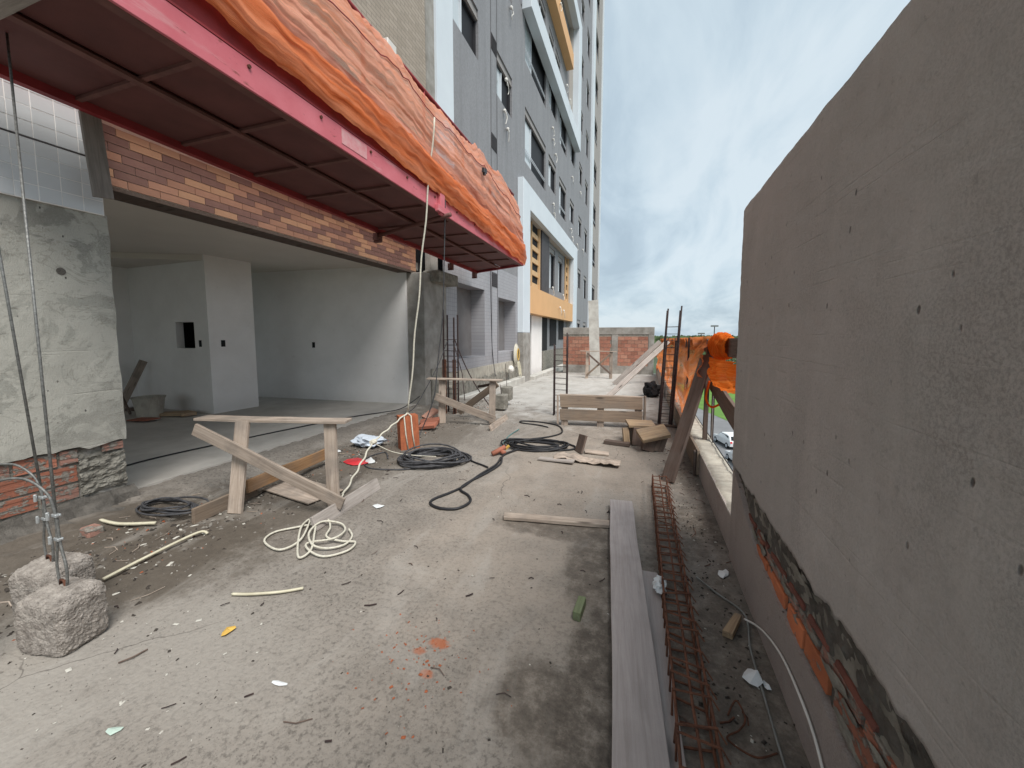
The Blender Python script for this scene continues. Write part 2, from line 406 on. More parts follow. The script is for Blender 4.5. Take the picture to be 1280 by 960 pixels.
M['facade'] = mat_tilegrid('grey_mosaic_tile', (.265, .263, .275), (.215, .214, .225), (.28, .278, .288), .05, .05, .1, 0, .55, .3)
M['lilac'] = mat_tilegrid('lilac_grey_tile', (.37, .368, .39), (.33, .328, .35), (.26, .257, .275), .1, .1, .07, 0, .5, .12)
M['infill'] = simple('dark_grey_infill', (.20, .19, .19), (.16, .15, .15), 3, .9, .2, 40)
M['beige'] = mat_tilegrid('beige_brick_tile', (.40, .34, .28), (.33, .28, .225), (.25, .215, .18), .24, .072, .12, .5, .75, .2)
M['beige2'] = mat_tilegrid('beige_bay_tile', (.37, .345, .325), (.34, .315, .295), (.30, .28, .265), .1, .1, .08, 0, .7, .2)
M['white'] = simple('white_facade_paint', (.64, .695, .74), (.59, .64, .69), 1, .6, .04, 20)
M['whitewarm'] = simple('soffit_paint', (.48, .46, .43), (.44, .42, .39), 1, .7, .04, 20)
M['orangeband'] = simple('orange_facade_paint', (.72, .42, .20), (.67, .39, .185), 1.5, .6, .05, 20)
M['darkpanel'] = simple('dark_tile', (.07, .062, .066), (.05, .045, .048), 4, .6, .1, 30)
M['slatwood'] = simple('slat_paint', (.62, .41, .22), (.55, .36, .19), 4, .6, .1, 30)
M['alu'] = simple('aluminium_frame', (.62, .66, .70), (.55, .58, .62), 3, .35, .02, 30)
M['darkframe'] = simple('dark_frame', (.04, .04, .045), (.03, .03, .034), 3, .4, .02, 30)
M['dark'] = simple('dark_interior', (.02, .02, .022), (.014, .014, .016), 3, .9, 0)
M['shutter'] = simple('shutter_box', (.33, .31, .30), (.28, .26, .25), 3, .6, .1, 30)
M['pvc'] = simple('white_pvc', (.72, .70, .66), (.6, .58, .54), 6, .5, .05, 30)
_p = NM('pink_red_steel'); _c = _p.ramp(_p.noise(2.5, 6, .6), (.3, (.52, .115, .14)), (.7, (.62, .18, .21)))
_c = _p.mix(_p.mr(_p.noise(9, 8, .75, _p.vec((1, .5, 2))), .60, .66, 0, .75), _c, (.20, .06, .045))
_c = _p.mix(_p.mr(_p.noise(3, 7, .7, _p.vec((1, .35, 3), loc=(4, 4, 4))), .55, .68, 0, .45), _c, (.60, .36, .36))
_p.col(_c).rough(.6).bump(_p.noise(25, 5, .7), .25, .004); M['pink'] = _p.m
M['pinkpale'] = simple('worn_pink_paint', (.62, .36, .36), (.60, .22, .24), 14, .6, .1, 60)
M['darkred'] = simple('dark_red_steel', (.30, .035, .04), (.20, .025, .03), 5, .6, .15, 60)
M['ply'] = simple('dark_film_plywood', (.15, .055, .050), (.11, .042, .039), 3, .65, .1, 40)
M['rib'] = simple('brown_rib_steel', (.19, .085, .075), (.12, .056, .05), 6, .7, .2, 40)
M['greysteel'] = simple('galvanised_steel', (.28, .29, .28), (.17, .175, .165), 8, .5, .2, 60, metal=.3)
M['cable'] = simple('steel_cable', (.26, .26, .25), (.12, .12, .115), 60, .5, .6, 250, metal=.5, bd=.003)
M['clamp'] = simple('zinc_clamp', (.55, .57, .58), (.4, .42, .43), 10, .35, .1, 60, metal=.6)
M['rope'] = simple('white_rope', (.66, .63, .54), (.48, .45, .37), 50, .95, .9, 200, bd=.004)
M['blackcable'] = simple('black_hose', (.028, .028, .031), (.016, .016, .018), 12, .5, .1, 60)
M['blackcable2'] = simple('dusty_black_cable', (.085, .085, .092), (.035, .035, .038), 20, .6, .1, 60)
M['rust'] = simple('rusty_rebar', (.15, .062, .037), (.055, .026, .019), 30, .92, .8, 140, bd=.004)
M['rustdark2'] = simple('brown_rust', (.20, .085, .050), (.085, .040, .028), 30, .92, .8, 140, bd=.004)
M['rustdark'] = simple('dark_rebar', (.065, .043, .040), (.028, .021, .022), 30, .9, .6, 140, bd=.004)
M['wood'] = wood('weathered_pine', (.42, .345, .285), (.25, .195, .155), (.50, .42, .355), .55)
M['woodgrey'] = wood('grey_board', (.335, .30, .275), (.21, .185, .168), (.40, .365, .34), .3)
M['woodplank'] = wood('used_form_plank', (.385, .345, .335), (.30, .265, .255), (.43, .39, .375), .22)
M['wooddark'] = wood('dark_board', (.135, .095, .077), (.075, .052, .043), (.18, .135, .112), .35)
M['woodorange'] = wood('orange_pine', (.33, .19, .095), (.22, .12, .055), (.40, .25, .14), .35)
M['woodbrown'] = wood('brown_form_board', (.26, .20, .15), (.165, .122, .092), (.32, .25, .19), .4)
M['woodcut'] = wood('cut_timber', (.40, .285, .18), (.22, .145, .09), (.48, .36, .24), .5)
M['woodgreen'] = wood('greenish_timber', (.20, .24, .13), (.13, .155, .08), (.25, .29, .17), .3)
M['paper'] = simple('white_plastic', (.76, .78, .79), (.6, .62, .63), 9, .6, .5, 30)
M['offwhite'] = simple('offwhite_strip', (.66, .62, .48), (.5, .46, .34), 12, .8, .4, 60)
M['chipdark'] = simple('dark_chips', (.06, .05, .042), (.04, .034, .03), 20, .95, 0)
M['chipgrey'] = simple('grey_chips', (.24, .22, .195), (.15, .135, .12), 20, .95, 0)
M['chipwhite'] = simple('white_chips', (.58, .56, .50), (.42, .40, .36), 20, .9, 0)
M['chipred'] = simple('red_chips', (.36, .11, .05), (.25, .08, .04), 20, .95, 0)
M['yellow'] = simple('yellow_leaf', (.70, .45, .10), (.55, .34, .08), 20, .7, .2, 60)
M['redplastic'] = simple('red_plastic', (.55, .04, .05), (.42, .03, .035), 8, .4, .1, 30)
M['grass'] = simple('grass_ground', (.12, .24, .045), (.085, .17, .035), .4, .95, .3, 3)
M['road'] = simple('street_asphalt', (.21, .21, .215), (.16, .16, .165), .3, .9, .2, 5)
M['farground'] = simple('far_ground', (.075, .10, .055), (.05, .07, .04), .02, .95, 0)
M['leaf'] = simple('tree_leaves', (.075, .115, .045), (.04, .065, .025), .8, .8, 0)
M['bark'] = simple('tree_bark', (.12, .09, .07), (.07, .055, .04), 3, .95, .4, 9)
M['carpaint'] = simple('white_car_paint', (.78, .79, .80), (.74, .75, .76), 1, .25, 0)
M['glass'] = simple('dark_glass', (.02, .024, .028), (.016, .02, .024), 1, .06, 0)
def glassy(name, c, r=.06, sp=.15):
    m = NM(name); m.col(c).rough(r); m.b.inputs['Specular IOR Level'].default_value = sp; return m.m
M['pane'] = glassy('painted_unlit_room', (.018, .018, .021), .5); M['panelight'] = glassy('painted_sky_glass', (.52, .57, .60), .12, .9)  # dark sheet paints the unlit room, pale pane a painted sky reflection

def mat_net(name, c_a, c_b, c_thin, alpha=.12, su=1, sv=1):
    m = NM(name)
    uv = m.tc.outputs['UV']
    fold = m.noise(2.0, 6, .62, m.vec((.55 * su, 5.0 * sv, 1), (0, 0, R(7)), uv), .45)
    thin = m.noise(3.0, 5, .6, m.vec((.5 * su, 3.2 * sv, 1), (0, 0, R(6)), uv, (4, 2, 0)), .3)
    c = m.ramp(fold, (.30, c_b), (.5, c_a), (.74, c_thin))
    wv = m.n('ShaderNodeTexWave', wave_type='BANDS', bands_direction='Y'); m.l(m.vec((1, 1, 1), (0, 0, R(1.2)), uv), wv.inputs[0])
    wv.inputs['Scale'].default_value = 26; wv.inputs['Distortion'].default_value = 2.2; wv.inputs['Detail'].default_value = 3
    c = m.mix(m.math('MULTIPLY', m.mr(wv.outputs['Fac'], .35, .65, 1, 0), m.mr(thin, .5, .66, .05, .5)), c, tuple(x * .55 for x in c_b))
    weave = m.noise(70, 3, .7, m.vec((1, 2.5, 1), (0, 0, 0), uv))
    c = m.mix(m.mr(weave, .4, .6, .2, 0), c, tuple(x * .6 for x in c_b))
    m.t.nodes.remove(m.b)
    df = m.n('ShaderNodeBsdfDiffuse'); tl = m.n('ShaderNodeBsdfTranslucent'); tp = m.n('ShaderNodeBsdfTransparent')
    bp = m.n('ShaderNodeBump'); bp.inputs['Strength'].default_value = .6; bp.inputs['Distance'].default_value = .03
    m.l(fold, bp.inputs['Height']); m.l(bp.outputs[0], df.inputs['Normal'])
    m.l(c, df.inputs[0]); m.l(c, tl.inputs[0])
    a = m.n('ShaderNodeMixShader'); a.inputs[0].default_value = .5; m.l(df.outputs[0], a.inputs[1]); m.l(tl.outputs[0], a.inputs[2])
    b = m.n('ShaderNodeMixShader'); m.l(m.math('ADD', m.mr(thin, .45, .75, 0, alpha * 1.6), alpha * .4), b.inputs[0]); m.l(a.outputs[0], b.inputs[1]); m.l(tp.outputs[0], b.inputs[2])
    m.l(b.outputs[0], m.out.inputs[0])
    return m.m
M['net'] = mat_net('orange_debris_net', (.96, .47, .33), (.96, .39, .22), (.95, .57, .45), .26)
M['nethem'] = mat_net('orange_net_double', (.92, .34, .16), (.86, .23, .07), (.92, .45, .28), .06)
M['netfence'] = mat_net('orange_fence_net', (.92, .31, .11), (.90, .22, .055), (.88, .42, .30), .34, 1, .6)
M['netroll'] = mat_net('orange_net_bundle', (.95, .21, .03), (.80, .13, .015), (.98, .36, .10), .02, 1, 3)

# ------------------------------------------------------------------ SETTING: ground far below and terrace slab
mb = MB(); mb.quad((-3000, -3000, -11.1), (3000, -3000, -11.1), (3000, 5500, -11.1), (-3000, 5500, -11.1))
tag(mb.obj('ground', M['farground']), kind='structure')
mb = MB(); mb.add([(1.5, -60, -11.05), (30, -60, -11.05), (30, 55, -11.05), (13, 66, -11.05), (11, 75, -11.05), (1.5, 75, -11.05)], [(0, 1, 2, 3, 4, 5)])
tag(mb.obj('road', M['road']), kind='structure')
mb = MB(); mb.add([(9, 76, -11.02), (12.2, 64, -11.02), (26, 58, -11.02), (60, 60, -11.02), (60, 108, -11.02), (9, 108, -11.02)], [(0, 1, 2, 3, 4, 5)])
tag(mb.obj('lawn', M['grass']), kind='structure')

def grid_floor():
    mb = MB(); xs = []; x = -4.45
    nx = 110; ys = []; y = -2.0
    while y < 18.6:
        ys.append(y); y += .045 if y < 6 else .11
    xs = [-4.45 + (0.80 + 4.45) * i / nx for i in range(nx + 1)]
    vs_ = []
    for yy in ys:
        for xx in xs:
            z = gz(yy)
            z += .006 * noise.fractal(Vector((xx * 1.3, yy * 1.3, 0)), 1, 2, 4)
            t = max(0, min(1, (xx + 3.75) / -.6))            # rough mortar slope up to the threshold
            if yy < 9: z += t * t * (3 - 2 * t) * .06 * (1 if yy < 7.6 else max(0, (9 - yy) / 1.4))
            rough_ = max(0, min(1, (-xx - 2.9) / .6)) * (1 if yy < 9 else 0) + .15
            z += .016 * rough_ * noise.fractal(Vector((xx * 9, yy * 9, 3)), .8, 2, 4)
            if yy < 8: z += .010 * rough_ * max(0, noise.noise(Vector((xx * 30, yy * 30, 3))))
            vs_.append((xx, yy, z))
    k = nx + 1; fs = [(j * k + i, j * k + i + 1, (j + 1) * k + i + 1, (j + 1) * k + i) for j in range(len(ys) - 1) for i in range(nx)]
    mb.add(vs_, fs); return mb
tag(grid_floor().obj('terrace_floor', M['floor'], smooth=True), kind='structure')
mb = MB(); mb.box(-4.2, .84, -2.0, 18.5, -.55, -.26); mb.box(-4.6, .84, -2, 18.6, -11, -.55)
tag(mb.obj('terrace_slab', M['conc']), kind='structure')

# ------------------------------------------------------------------ the open flat behind the opening
mb = MB(); mb.box(-10.5, -4.45, -3, 7.6, -.05, .08)
tag(mb.obj('room_floor', M['intfloor']), kind='structure')
mb = MB(); mb.box(-10.5, -4.72, -3, 7.6, 2.93, 3.1)
tag(mb.obj('room_ceiling', M['ceil']), kind='structure')
mb = MB(); q_ = [(-7.40, 4.905), (-8.9, 4.15), (-10.5, 3.35), (-10.5, 5.0), (-9.6, 5.0)]
mb.add([(x, y, 2.83) for x, y in q_] + [(x, y, 2.929) for x, y in q_], [(0, 1, 2, 3, 4)] + [(k_, (k_ + 1) % 5, 5 + (k_ + 1) % 5, 5 + k_) for k_ in range(5)])
tag(mb.obj('dropped_soffit', M['ceil']), kind='structure')
mb = MB(); mb.add([(-10.5, 6.50, .08), (-4.62, 6.95, .08), (-4.62, 6.95, 2.93), (-10.5, 6.50, 2.93), (-10.5, 6.7, .08), (-4.62, 7.15, .08), (-4.62, 7.15, 2.93), (-10.5, 6.7, 2.93)],
                  [(0, 1, 2, 3), (5, 4, 7, 6), (1, 5, 6, 2), (4, 0, 3, 7)])
tag(mb.obj('room_back_wall', M['intwall']), 'wide white interior wall at the far end of the open room', 'wall')
mb = MB(); mb.box(-9.82, -9.7, -3, 5.1, .08, 2.93)
tag(mb.obj('room_side_wall', M['intwall']), 'white interior wall deepest in the room, beside the leaning board', 'wall')
# partition with a square niche, front face along X, side face along Y
P = thing('partition_wall', (-8.0, 5.2, .08), 'white partition block with a square dark hole and two sockets, inside the open room', 'wall')
def wall_x(mb, xa, ya, xb, yb, z0, z1, hole=None, th=.12):
    """vertical wall from a to b with an optional hole (s0, s1, z0, z1) along its length"""
    a = Vector((xa, ya, 0)); d = Vector((xb - xa, yb - ya, 0)); L = d.length; d.normalize(); n = Vector((-d.y, d.x, 0))
    cs = [0, L]; cz = [z0, z1]
    if hole: cs = [0, hole[0], hole[1], L]; cz = [z0, hole[2], hole[3], z1]
    for i in range(len(cs) - 1):
        for j in range(len(cz) - 1):
            if hole and i == 1 and j == 1: continue
            q = [a + d * cs[i], a + d * cs[i + 1]]
            vs_ = [(*q[0].xy, cz[j]), (*q[1].xy, cz[j]), (*q[1].xy, cz[j + 1]), (*q[0].xy, cz[j + 1])]
            q2 = [p + n * th for p in q]
            vs_ += [(*q2[0].xy, cz[j]), (*q2[1].xy, cz[j]), (*q2[1].xy, cz[j + 1]), (*q2[0].xy, cz[j + 1])]
            mb.add(vs_, [(0, 1, 2, 3), (5, 4, 7, 6), (1, 5, 6, 2), (4, 0, 3, 7), (3, 2, 6, 7), (1, 0, 4, 5)])
mb = MB()
wall_x(mb, -9.7, 5.0, -7.375, 4.90, .08, 2.93, (1.39, 1.93, 1.27, 1.755), .13)
mb.obj('wall_face', M['intwall'], P)
mb = MB(); mb.box(-8.5, -7.6, 5.40, 5.42, 1.15, 1.85); mb.box(-8.5, -7.6, 5.085, 5.40, 1.757, 1.77); mb.box(-8.5, -7.6, 5.085, 5.40, 1.25, 1.268); mb.box(-7.70, -7.69, 5.085, 5.40, 1.27, 1.756); mb.box(-8.40, -8.39, 5.085, 5.40, 1.27, 1.756); mb.obj('niche_shade_lining', M['dark'], P)  # near-black lining paints the shade inside the hole
mb = MB(); mb.add([(-7.375, 4.9005, .08), (-7.307, 5.722, .08), (-7.307, 5.722, 2.93), (-7.375, 4.9005, 2.93), (-7.50, 5.04, .08), (-7.45, 5.60, .08), (-7.45, 5.60, 2.93), (-7.50, 5.04, 2.93), (-9.7, 5.75, .08), (-9.7, 5.75, 2.93)],
                  [(0, 1, 2, 3), (5, 4, 7, 6), (1, 8, 9, 2)])
mb.obj('wall_face', M['intwall'], P)
def socket(p, dx, dy):
    d = Vector((dx, dy, 0)).normalized(); n = Vector((d.y, -d.x, 0)); q = Vector(p); mb = MB()
    c = [q - d * .035, q + d * .035]
    vs_ = [(*(a + n * o_).xy, q.z + z) for o_ in (0.0, .006) for a in c for z in (-.06, .06)]
    mb.add(vs_, [(4, 6, 7, 5), (0, 1, 3, 2), (0, 4, 5, 1), (2, 3, 7, 6), (1, 5, 7, 3), (0, 2, 6, 4)]); return mb
socket((-7.62, 4.9105, 1.36), 2.325, -.1).obj('socket_box', M['dark'], P)
socket((-7.356, 5.13, 1.36), .068, .822).obj('socket_box', M['dark'], P)
socket((-6.9, 6.773, 1.3), 5.88, .45).obj('socket_box', M['dark'], P)
# clutter in the room
B = thing('bucket', (-8.25, 4.4, .08), 'mortar stained bucket standing on the room floor by the partition', 'bucket')
mb = MB(); n = 20
for (r0, r1, z0, z1) in ((.15, .19, .08, .42), (.19, .205, .40, .44), (.18, .14, .44, .1)):
    vs_ = [(-8.17 + 1.15 * r * math.cos(2 * math.pi * j / n), 4.36 + 1.15 * r * math.sin(2 * math.pi * j / n), z) for r, z in ((r0, z0), (r1, z1)) for j in range(n)]
    mb.add(vs_, [(j, (j + 1) % n, n + (j + 1) % n, n + j) for j in range(n)])
mb.obj('pail', M['curbtop'], B, smooth=True)
mb = MB(); mb.tube([(-8.25 + .2 * math.cos(a), 4.3 - .1 * math.sin(a) , .42 + .0 * a) for a in [i * .4 for i in range(9)]], .006); mb.obj('handle', M['darkframe'], B)
o = board('leaning_board', (-9.25, 4.45, .08), (-9.15, 4.85, 1.02), .13, .03, M['wood'], None, (1, 0, .1)); tag(o, 'narrow board leaning in the corner of the room behind the bucket', 'board')
o = board('stick', (-8.95, 4.35, .50), (-8.4, 4.2, .15), .04, .03, M['wooddark'], None, (0, 1, 0)); tag(o, 'short dark stick tilted against the bucket in the room', 'stick')
for i, (x, y, l, a, mm, lb) in enumerate(((-7.9, 4.55, .5, .3, 'woodcut', 'short wood offcut on the room floor right of the bucket'), (-7.75, 4.66, .45, -.3, 'woodcut', 'thick wood offcut on the room floor at the foot of the partition'),
                                     (-9.0, 4.7, .5, .2, 'wooddark', 'dark timber scrap on the room floor left of the bucket'), (-7.85, 4.1, .4, .15, 'redbrick', 'flat reddish board scrap on the room floor in front of the bucket'))):
    o = board('wood_offcut', (x - l / 2 * math.cos(a), y - l / 2 * math.sin(a), .11), (x + l / 2 * math.cos(a), y + l / 2 * math.sin(a), .12), .22, .05 if i != 3 else .02, M[mm])
    tag(o, lb, 'wood scrap')
mb = MB(); mb.tube(curve_pts([(-4.9, 1.9, .09), (-5.3, 2.6, .09), (-5.2, 3.6, .09), (-5.0, 4.6, .09), (-4.75, 5.5, .09), (-4.5, 5.9, .10), (-4.2, 6.1, .16), (-4.0, 6.4, .35)]), .009)
tag(mb.obj('power_cable', M['blackcable'], smooth=True), 'thin black cable lying across the room floor just behind the threshold', 'cable')
mb = MB(); mb.tube(curve_pts([(-5.3, 2.6, .09), (-6.1, 3.1, .09), (-6.9, 3.4, .09), (-7.6, 3.3, .09)]), .009)

# ------------------------------------------------------------------ facade helpers
def wall_holes(mb, X, y0, y1, z0, z1, holes, depth=.20, m=0):
    ys = sorted({y0, y1, *[h[0] for h in holes], *[h[1] for h in holes]}); zs = sorted({z0, z1, *[h[2] for h in holes], *[h[3] for h in holes]})
    ys = [v for v in ys if y0 <= v <= y1]; zs = [v for v in zs if z0 <= v <= z1]
    for i in range(len(ys) - 1):
        run = None
        for j in range(len(zs) - 1):
            cy, cz = (ys[i] + ys[i + 1]) / 2, (zs[j] + zs[j + 1]) / 2
            inside = any(h[0] < cy < h[1] and h[2] < cz < h[3] for h in holes)
            if not inside and run is None: run = zs[j]
            if (inside or j == len(zs) - 2) and run is not None:
                top = zs[j] if inside else zs[j + 1]
                mb.quad((X, ys[i], run), (X, ys[i + 1], run), (X, ys[i + 1], top), (X, ys[i], top), m); run = None
    for h in holes:
        a, b, c, d = h[:4]; D = h[4] if len(h) > 4 else depth; xb = X - D
        mb.quad((X, a, c), (X, a, d), (xb, a, d), (xb, a, c), m); mb.quad((X, b, c), (xb, b, c), (xb, b, d), (X, b, d), m)
        mb.quad((X, a, c), (xb, a, c), (xb, b, c), (X, b, c), m); mb.quad((X, a, d), (X, b, d), (xb, b, d), (xb, a, d), m)
    return mb

T = thing('apartment_tower', (-4.3, 10, -.2), 'tall grey apartment tower with white frames and orange bands left of the terrace', 'building')
FX = -4.3
H = 3.5
cols = [(8.55, 10.06, 8.72, 9.97, 0, 2), (11.40, 12.86, 8.66, 9.92, 0, 2), (14.35, 17.58, 7.95, 9.88, 0, 2), (18.15, 19.75, 8.45, 9.85, 0, 2),
        (20.55, 22.5, 7.92, 9.75, 0, 2), (23.7, 25.15, 8.4, 9.67, 0, 2)]
far_cols = [(27.0, 28.35, 8.32, 9.62, -2, 8), (29.85, 31.3, 7.86, 9.55, -2, 8)]
wins = []
for (a, b, c, d, k0, k1) in cols + far_cols:
    for k in range(k0, k1): wins.append((a, b, c + H * k, d + H * k))
holes = list(wins)
low1 = (8.63, 10.38, .93, 2.80, .42); low2 = (11.5, 13.25, .98, 2.70, .42)
f1_open = (14.38, 24.1, -.2, 6.17, .0)
# lower lilac tiled zone and upper grey zone
mb = MB(); wall_holes(mb, FX, 7.95, 13.5, .64, 3.6, [low1, low2]); mb.obj('tiled_wall', M['lilac'], T)
mb = MB(); mb.box(FX - .60, FX - .42, 8.3, 10.8, .7, 3.0); mb.box(FX - .60, FX - .42, 11.2, 13.6, .7, 3.0); mb.obj('opening_infill', M['infill'], T)
mb = MB()
wall_holes(mb, FX, 8.45, 13.5, 3.6, 44, [h for h in wins if h[1] < 13.4])
wall_holes(mb, FX, 13.5, 25.3, 7.05, 12.9, [h for h in wins if 14 < h[1] < 25.3])
wall_holes(mb, FX, 25.3, 32.4, -.2, 44, [h for h in wins if h[0] > 25.4])
wall_holes(mb, FX, 13.5, 25.3, 20.0, 44, [])
mb.quad((FX - 1, 8.45, 44), (FX, 8.45, 44), (FX, 40, 44), (FX - 1, 40, 44))
mb.obj('grey_wall', M['facade'], T)
mb = MB(); mb.box(FX - .3, FX + .05, 7.95, 13.5, -.3, .638); mb.obj('concrete_plinth', M['curbtop'], T)
mb = MB(); wall_holes(mb, FX, -3, 7.35, 3.6, 44, []); mb.obj('beige_brick_wall', M['beige'], T)
mb = MB(); mb.box(FX - .1, FX + .02, 7.36, 7.68, 2.83, 44); mb.obj('grey_column', M['conc'], T)
mb = MB(); mb.box(FX - .1, FX + .07, 7.68, 8.45, 3.6, 44); mb.obj('white_strip', M['white'], T)
# vertical joints and vents in the grey wall
mb = MB()
for y in (10.93, 11.42): mb.box(FX + .001, FX + .006, y, y + .022, .64, 44)
mb.obj('wall_joint', M['darkpanel'], T)
for z in (9.65, 6.95, 2.98, 13.0):
    mb = MB()
    mb.box(FX - .03, FX + .012, 10.97, 11.40, z, z + .42)
    for q in range(7): mb.box(FX + .012, FX + .022, 10.98, 11.39, z + .03 + q * .055, z + .05 + q * .055)
    mb.obj('vent_grille', M['darkpanel'], T)

# windows: one frame mesh per size, panes are its children, alike windows share meshes
wcache = {}
def mesh_obj(name, me, parent, loc):
    o = bpy.data.objects.new(name, me); o.location = loc; return link(o, parent)
def make_window(y0, y1, z0, z1, X=FX, dep=.2, style=0):
    W = round(y1 - y0, 2); Hh = round(z1 - z0, 2); key = (W, Hh, style)
    if key not in wcache:
        f = MB(); t = .045
        f.box(-.03, .03, 0, t, 0, Hh); f.box(-.03, .03, W - t, W, 0, Hh); f.box(-.03, .03, t, W - t, 0, t); f.box(-.03, .03, t, W - t, Hh - .26 - t, Hh - .26)
        me1 = MB.mesh(f, 'window_frame', M['darkframe'])
        f = MB(); f.box(-.02, .06, .005, W - .005, Hh - .258, Hh - .002); f.box(.06, .085, .01, W - .01, Hh - .25, Hh - .2)
        me2 = MB.mesh(f, 'shutter_box', M['shutter'])
        f = MB(); ws = W * (.36 if style == 0 else .3)
        f.box(-.006, .0, t, t + ws, t, Hh - .27 - t)
        me3 = MB.mesh(f, 'window_pane', M['panelight'])
        f = MB(); f.box(-.05, .035, t + ws, t + ws + .05, t, Hh - .27 - t); f.box(-.02, .035, t, t + ws, t, t + .05)
        me4 = MB.mesh(f, 'sash', M['alu'])
        f = MB(); f.box(-.04, -.03, t + ws + .05, W - t, t, Hh - .27 - t)
        me5 = MB.mesh(f, 'window_pane', M['pane'])
        f = MB()
        if style == 1:
            for zz in (.42, .5): f.box(.04, .06, .0, W, zz, zz + .025)
            f.box(.04, .06, 0, .03, 0, .52)
        wcache[key] = (me1, me2, me3, me4, me5, MB.mesh(f, 'guard_rail', M['alu']) if style == 1 else None)
    m_ = wcache[key]
    off = wloc(T)
    wo = mesh_obj('window', m_[0], T, Vector((X - dep * .5, y0, z0)) - off)
    for nm, me in (('shutter_box', m_[1]), ('pane', m_[2]), ('sash', m_[3]), ('pane', m_[4]), ('guard_rail', m_[5])):
        if me: mesh_obj(nm, me, wo, (0, 0, 0))
    return wo
def _mesh(f, name, mat):
    me = bpy.data.meshes.new(name); me.from_pydata(f.v, [], f.f); me.materials.append(mat); me.update(); return me
MB.mesh = staticmethod(_mesh)
for (a, b, c, d) in wins: make_window(a, b, c, d, style=1 if d - c > 1.7 else 0)
# white frame, lower
FF = -4.08
mb = MB(); mb.box(FX, FF, 13.46, 14.37, 1.62, 7.04); mb.box(FX, FF, 14.37, 24.1, 6.17, 7.04); mb.box(FX, FF, 24.1, 25.4, -.2, 7.04)
mb.obj('white_frame', M['white'], T, bevel=.01)
mb = MB(); mb.box(FX, FF + .02, 13.47, 14.36, -.3, 1.615); mb.obj('bare_concrete_pillar', M['conc'], T, bevel=.015)
RB = -4.5
mb = MB(); wall_holes(mb, RB, 14.0, 25.3, -.2, 6.3, [(15.0, 17.1, -.15, 2.35, .02), (19.35, 20.64, 3.9, 5.95, .2), (21.48, 22.7, 3.95, 5.9, .2)])
mb.obj('recessed_wall', M['facade'], T)
mb = MB(); mb.box(RB, FX, 14.37, 24.1, 6.17, 6.3); mb.box(RB, FX, 24.1, 24.2, -.2, 6.17); mb.box(RB, FX, 14.3, 14.37, -.2, 6.17); mb.obj('recess_soffit', M['whitewarm'], T)
mb = MB(); mb.box(RB, FF - .04, 14.38, 24.09, 2.38, 3.42); mb.obj('orange_band', M['orangeband'], T)
make_window(19.35, 20.64, 3.9, 5.95, RB); make_window(21.48, 22.7, 3.95, 5.9, RB)
def slats(y0, y1, z0, z1, X, par):
    mb = MB(); mb.box(X, X + .012, y0, y1, z0, z1); mb.obj('slat_backing', M['dark'], par)
    mb = MB(); mb.box(X + .013, X + .12, y1 - .12, y1, z0, z1); mb.box(X + .013, X + .09, y0, y0 + .06, z0, z1); mb.obj('slat_post', M['slatwood'], par)
    me = None; z = z0 + .1; i = 0
    while z + .2 < z1:
        if me is None: b = MB(); b.box(0, .06, 0, y1 - y0 - .2, 0, .2); me = _mesh(b, 'slat', M['slatwood'])
        mesh_obj('slat', me, par, Vector((X + .014, y0 + .07, z)) - wloc(par)); z += .52
slats(15.75, 17.05, 3.43, 6.16, RB, T); slats(23.3, 24.05, 3.43, 6.16, RB, T)
mb = MB(); mb.box(RB + .001, RB + .16, 17.15, 18.6, 3.43, 6.16); mb.obj('dark_tile_block', M['darkpanel'], T)
mb = MB(); mb.box(RB + .001, RB + .05, 15.9, 17.7, -.15, 2.37); mb.obj('white_door', M['intwall'], T)
mb = MB(); mb.box(RB + .001, RB + .03, 17.75, 18.85, .8, 2.37); mb.obj('opening_shade_panel', M['dark'], T)  # this and the next two: near-black panels painted as unlit openings
mb = MB(); mb.box(RB + .001, RB + .03, 19.5, 21.0, 1.0, 2.37); mb.obj('opening_shade_panel', M['dark'], T)
mb = MB(); mb.box(RB + .001, RB + .03, 21.7, 23.1, 1.3, 2.37); mb.obj('opening_shade_panel', M['dark'], T)
mb = MB(); mb.box(RB + .002, RB + .1, 17.75, 24.0, -.2, .78); mb.obj('mortar_skirt', M['mortar'], T)
# white frame, upper
F2 = -3.95
mb = MB(); mb.box(FX, F2, 13.95, 24.2, 12.87, 13.65); mb.box(FX, F2, 24.2, 25.25, 12.87, 20.1); mb.box(FX, F2, 13.95, 24.2, 19.33, 20.1)
mb.obj('white_frame', M['white'], T, bevel=.01)
uw = [(14.6, 16.1, 14.6, 16.0), (17.0, 18.2, 14.4, 16.0), (18.9, 19.9, 14.6, 15.9), (20.3, 21.5, 14.2, 15.9), (15, 16.6, 17.9, 19.2), (18.0, 19.6, 17.9, 19.2), (21, 22.2, 17.9, 19.2)]
mb = MB(); wall_holes(mb, RB, 13.95, 24.2, 12.88, 20.1, uw)
mb.obj('recessed_wall', M['facade'], T)
for u in uw: make_window(*u, RB)
mb = MB(); mb.box(RB, FX, 24.1, 24.2, 13.65, 19.33); mb.box(RB, FX - .001, 13.95, 24.1, 19.33, 19.4); mb.obj('recess_soffit', M['whitewarm'], T)
mb = MB(); mb.box(RB, F2 - .16, 16.2, 23.3, 16.55, 17.35); mb.obj('orange_band', M['orangeband'], T)
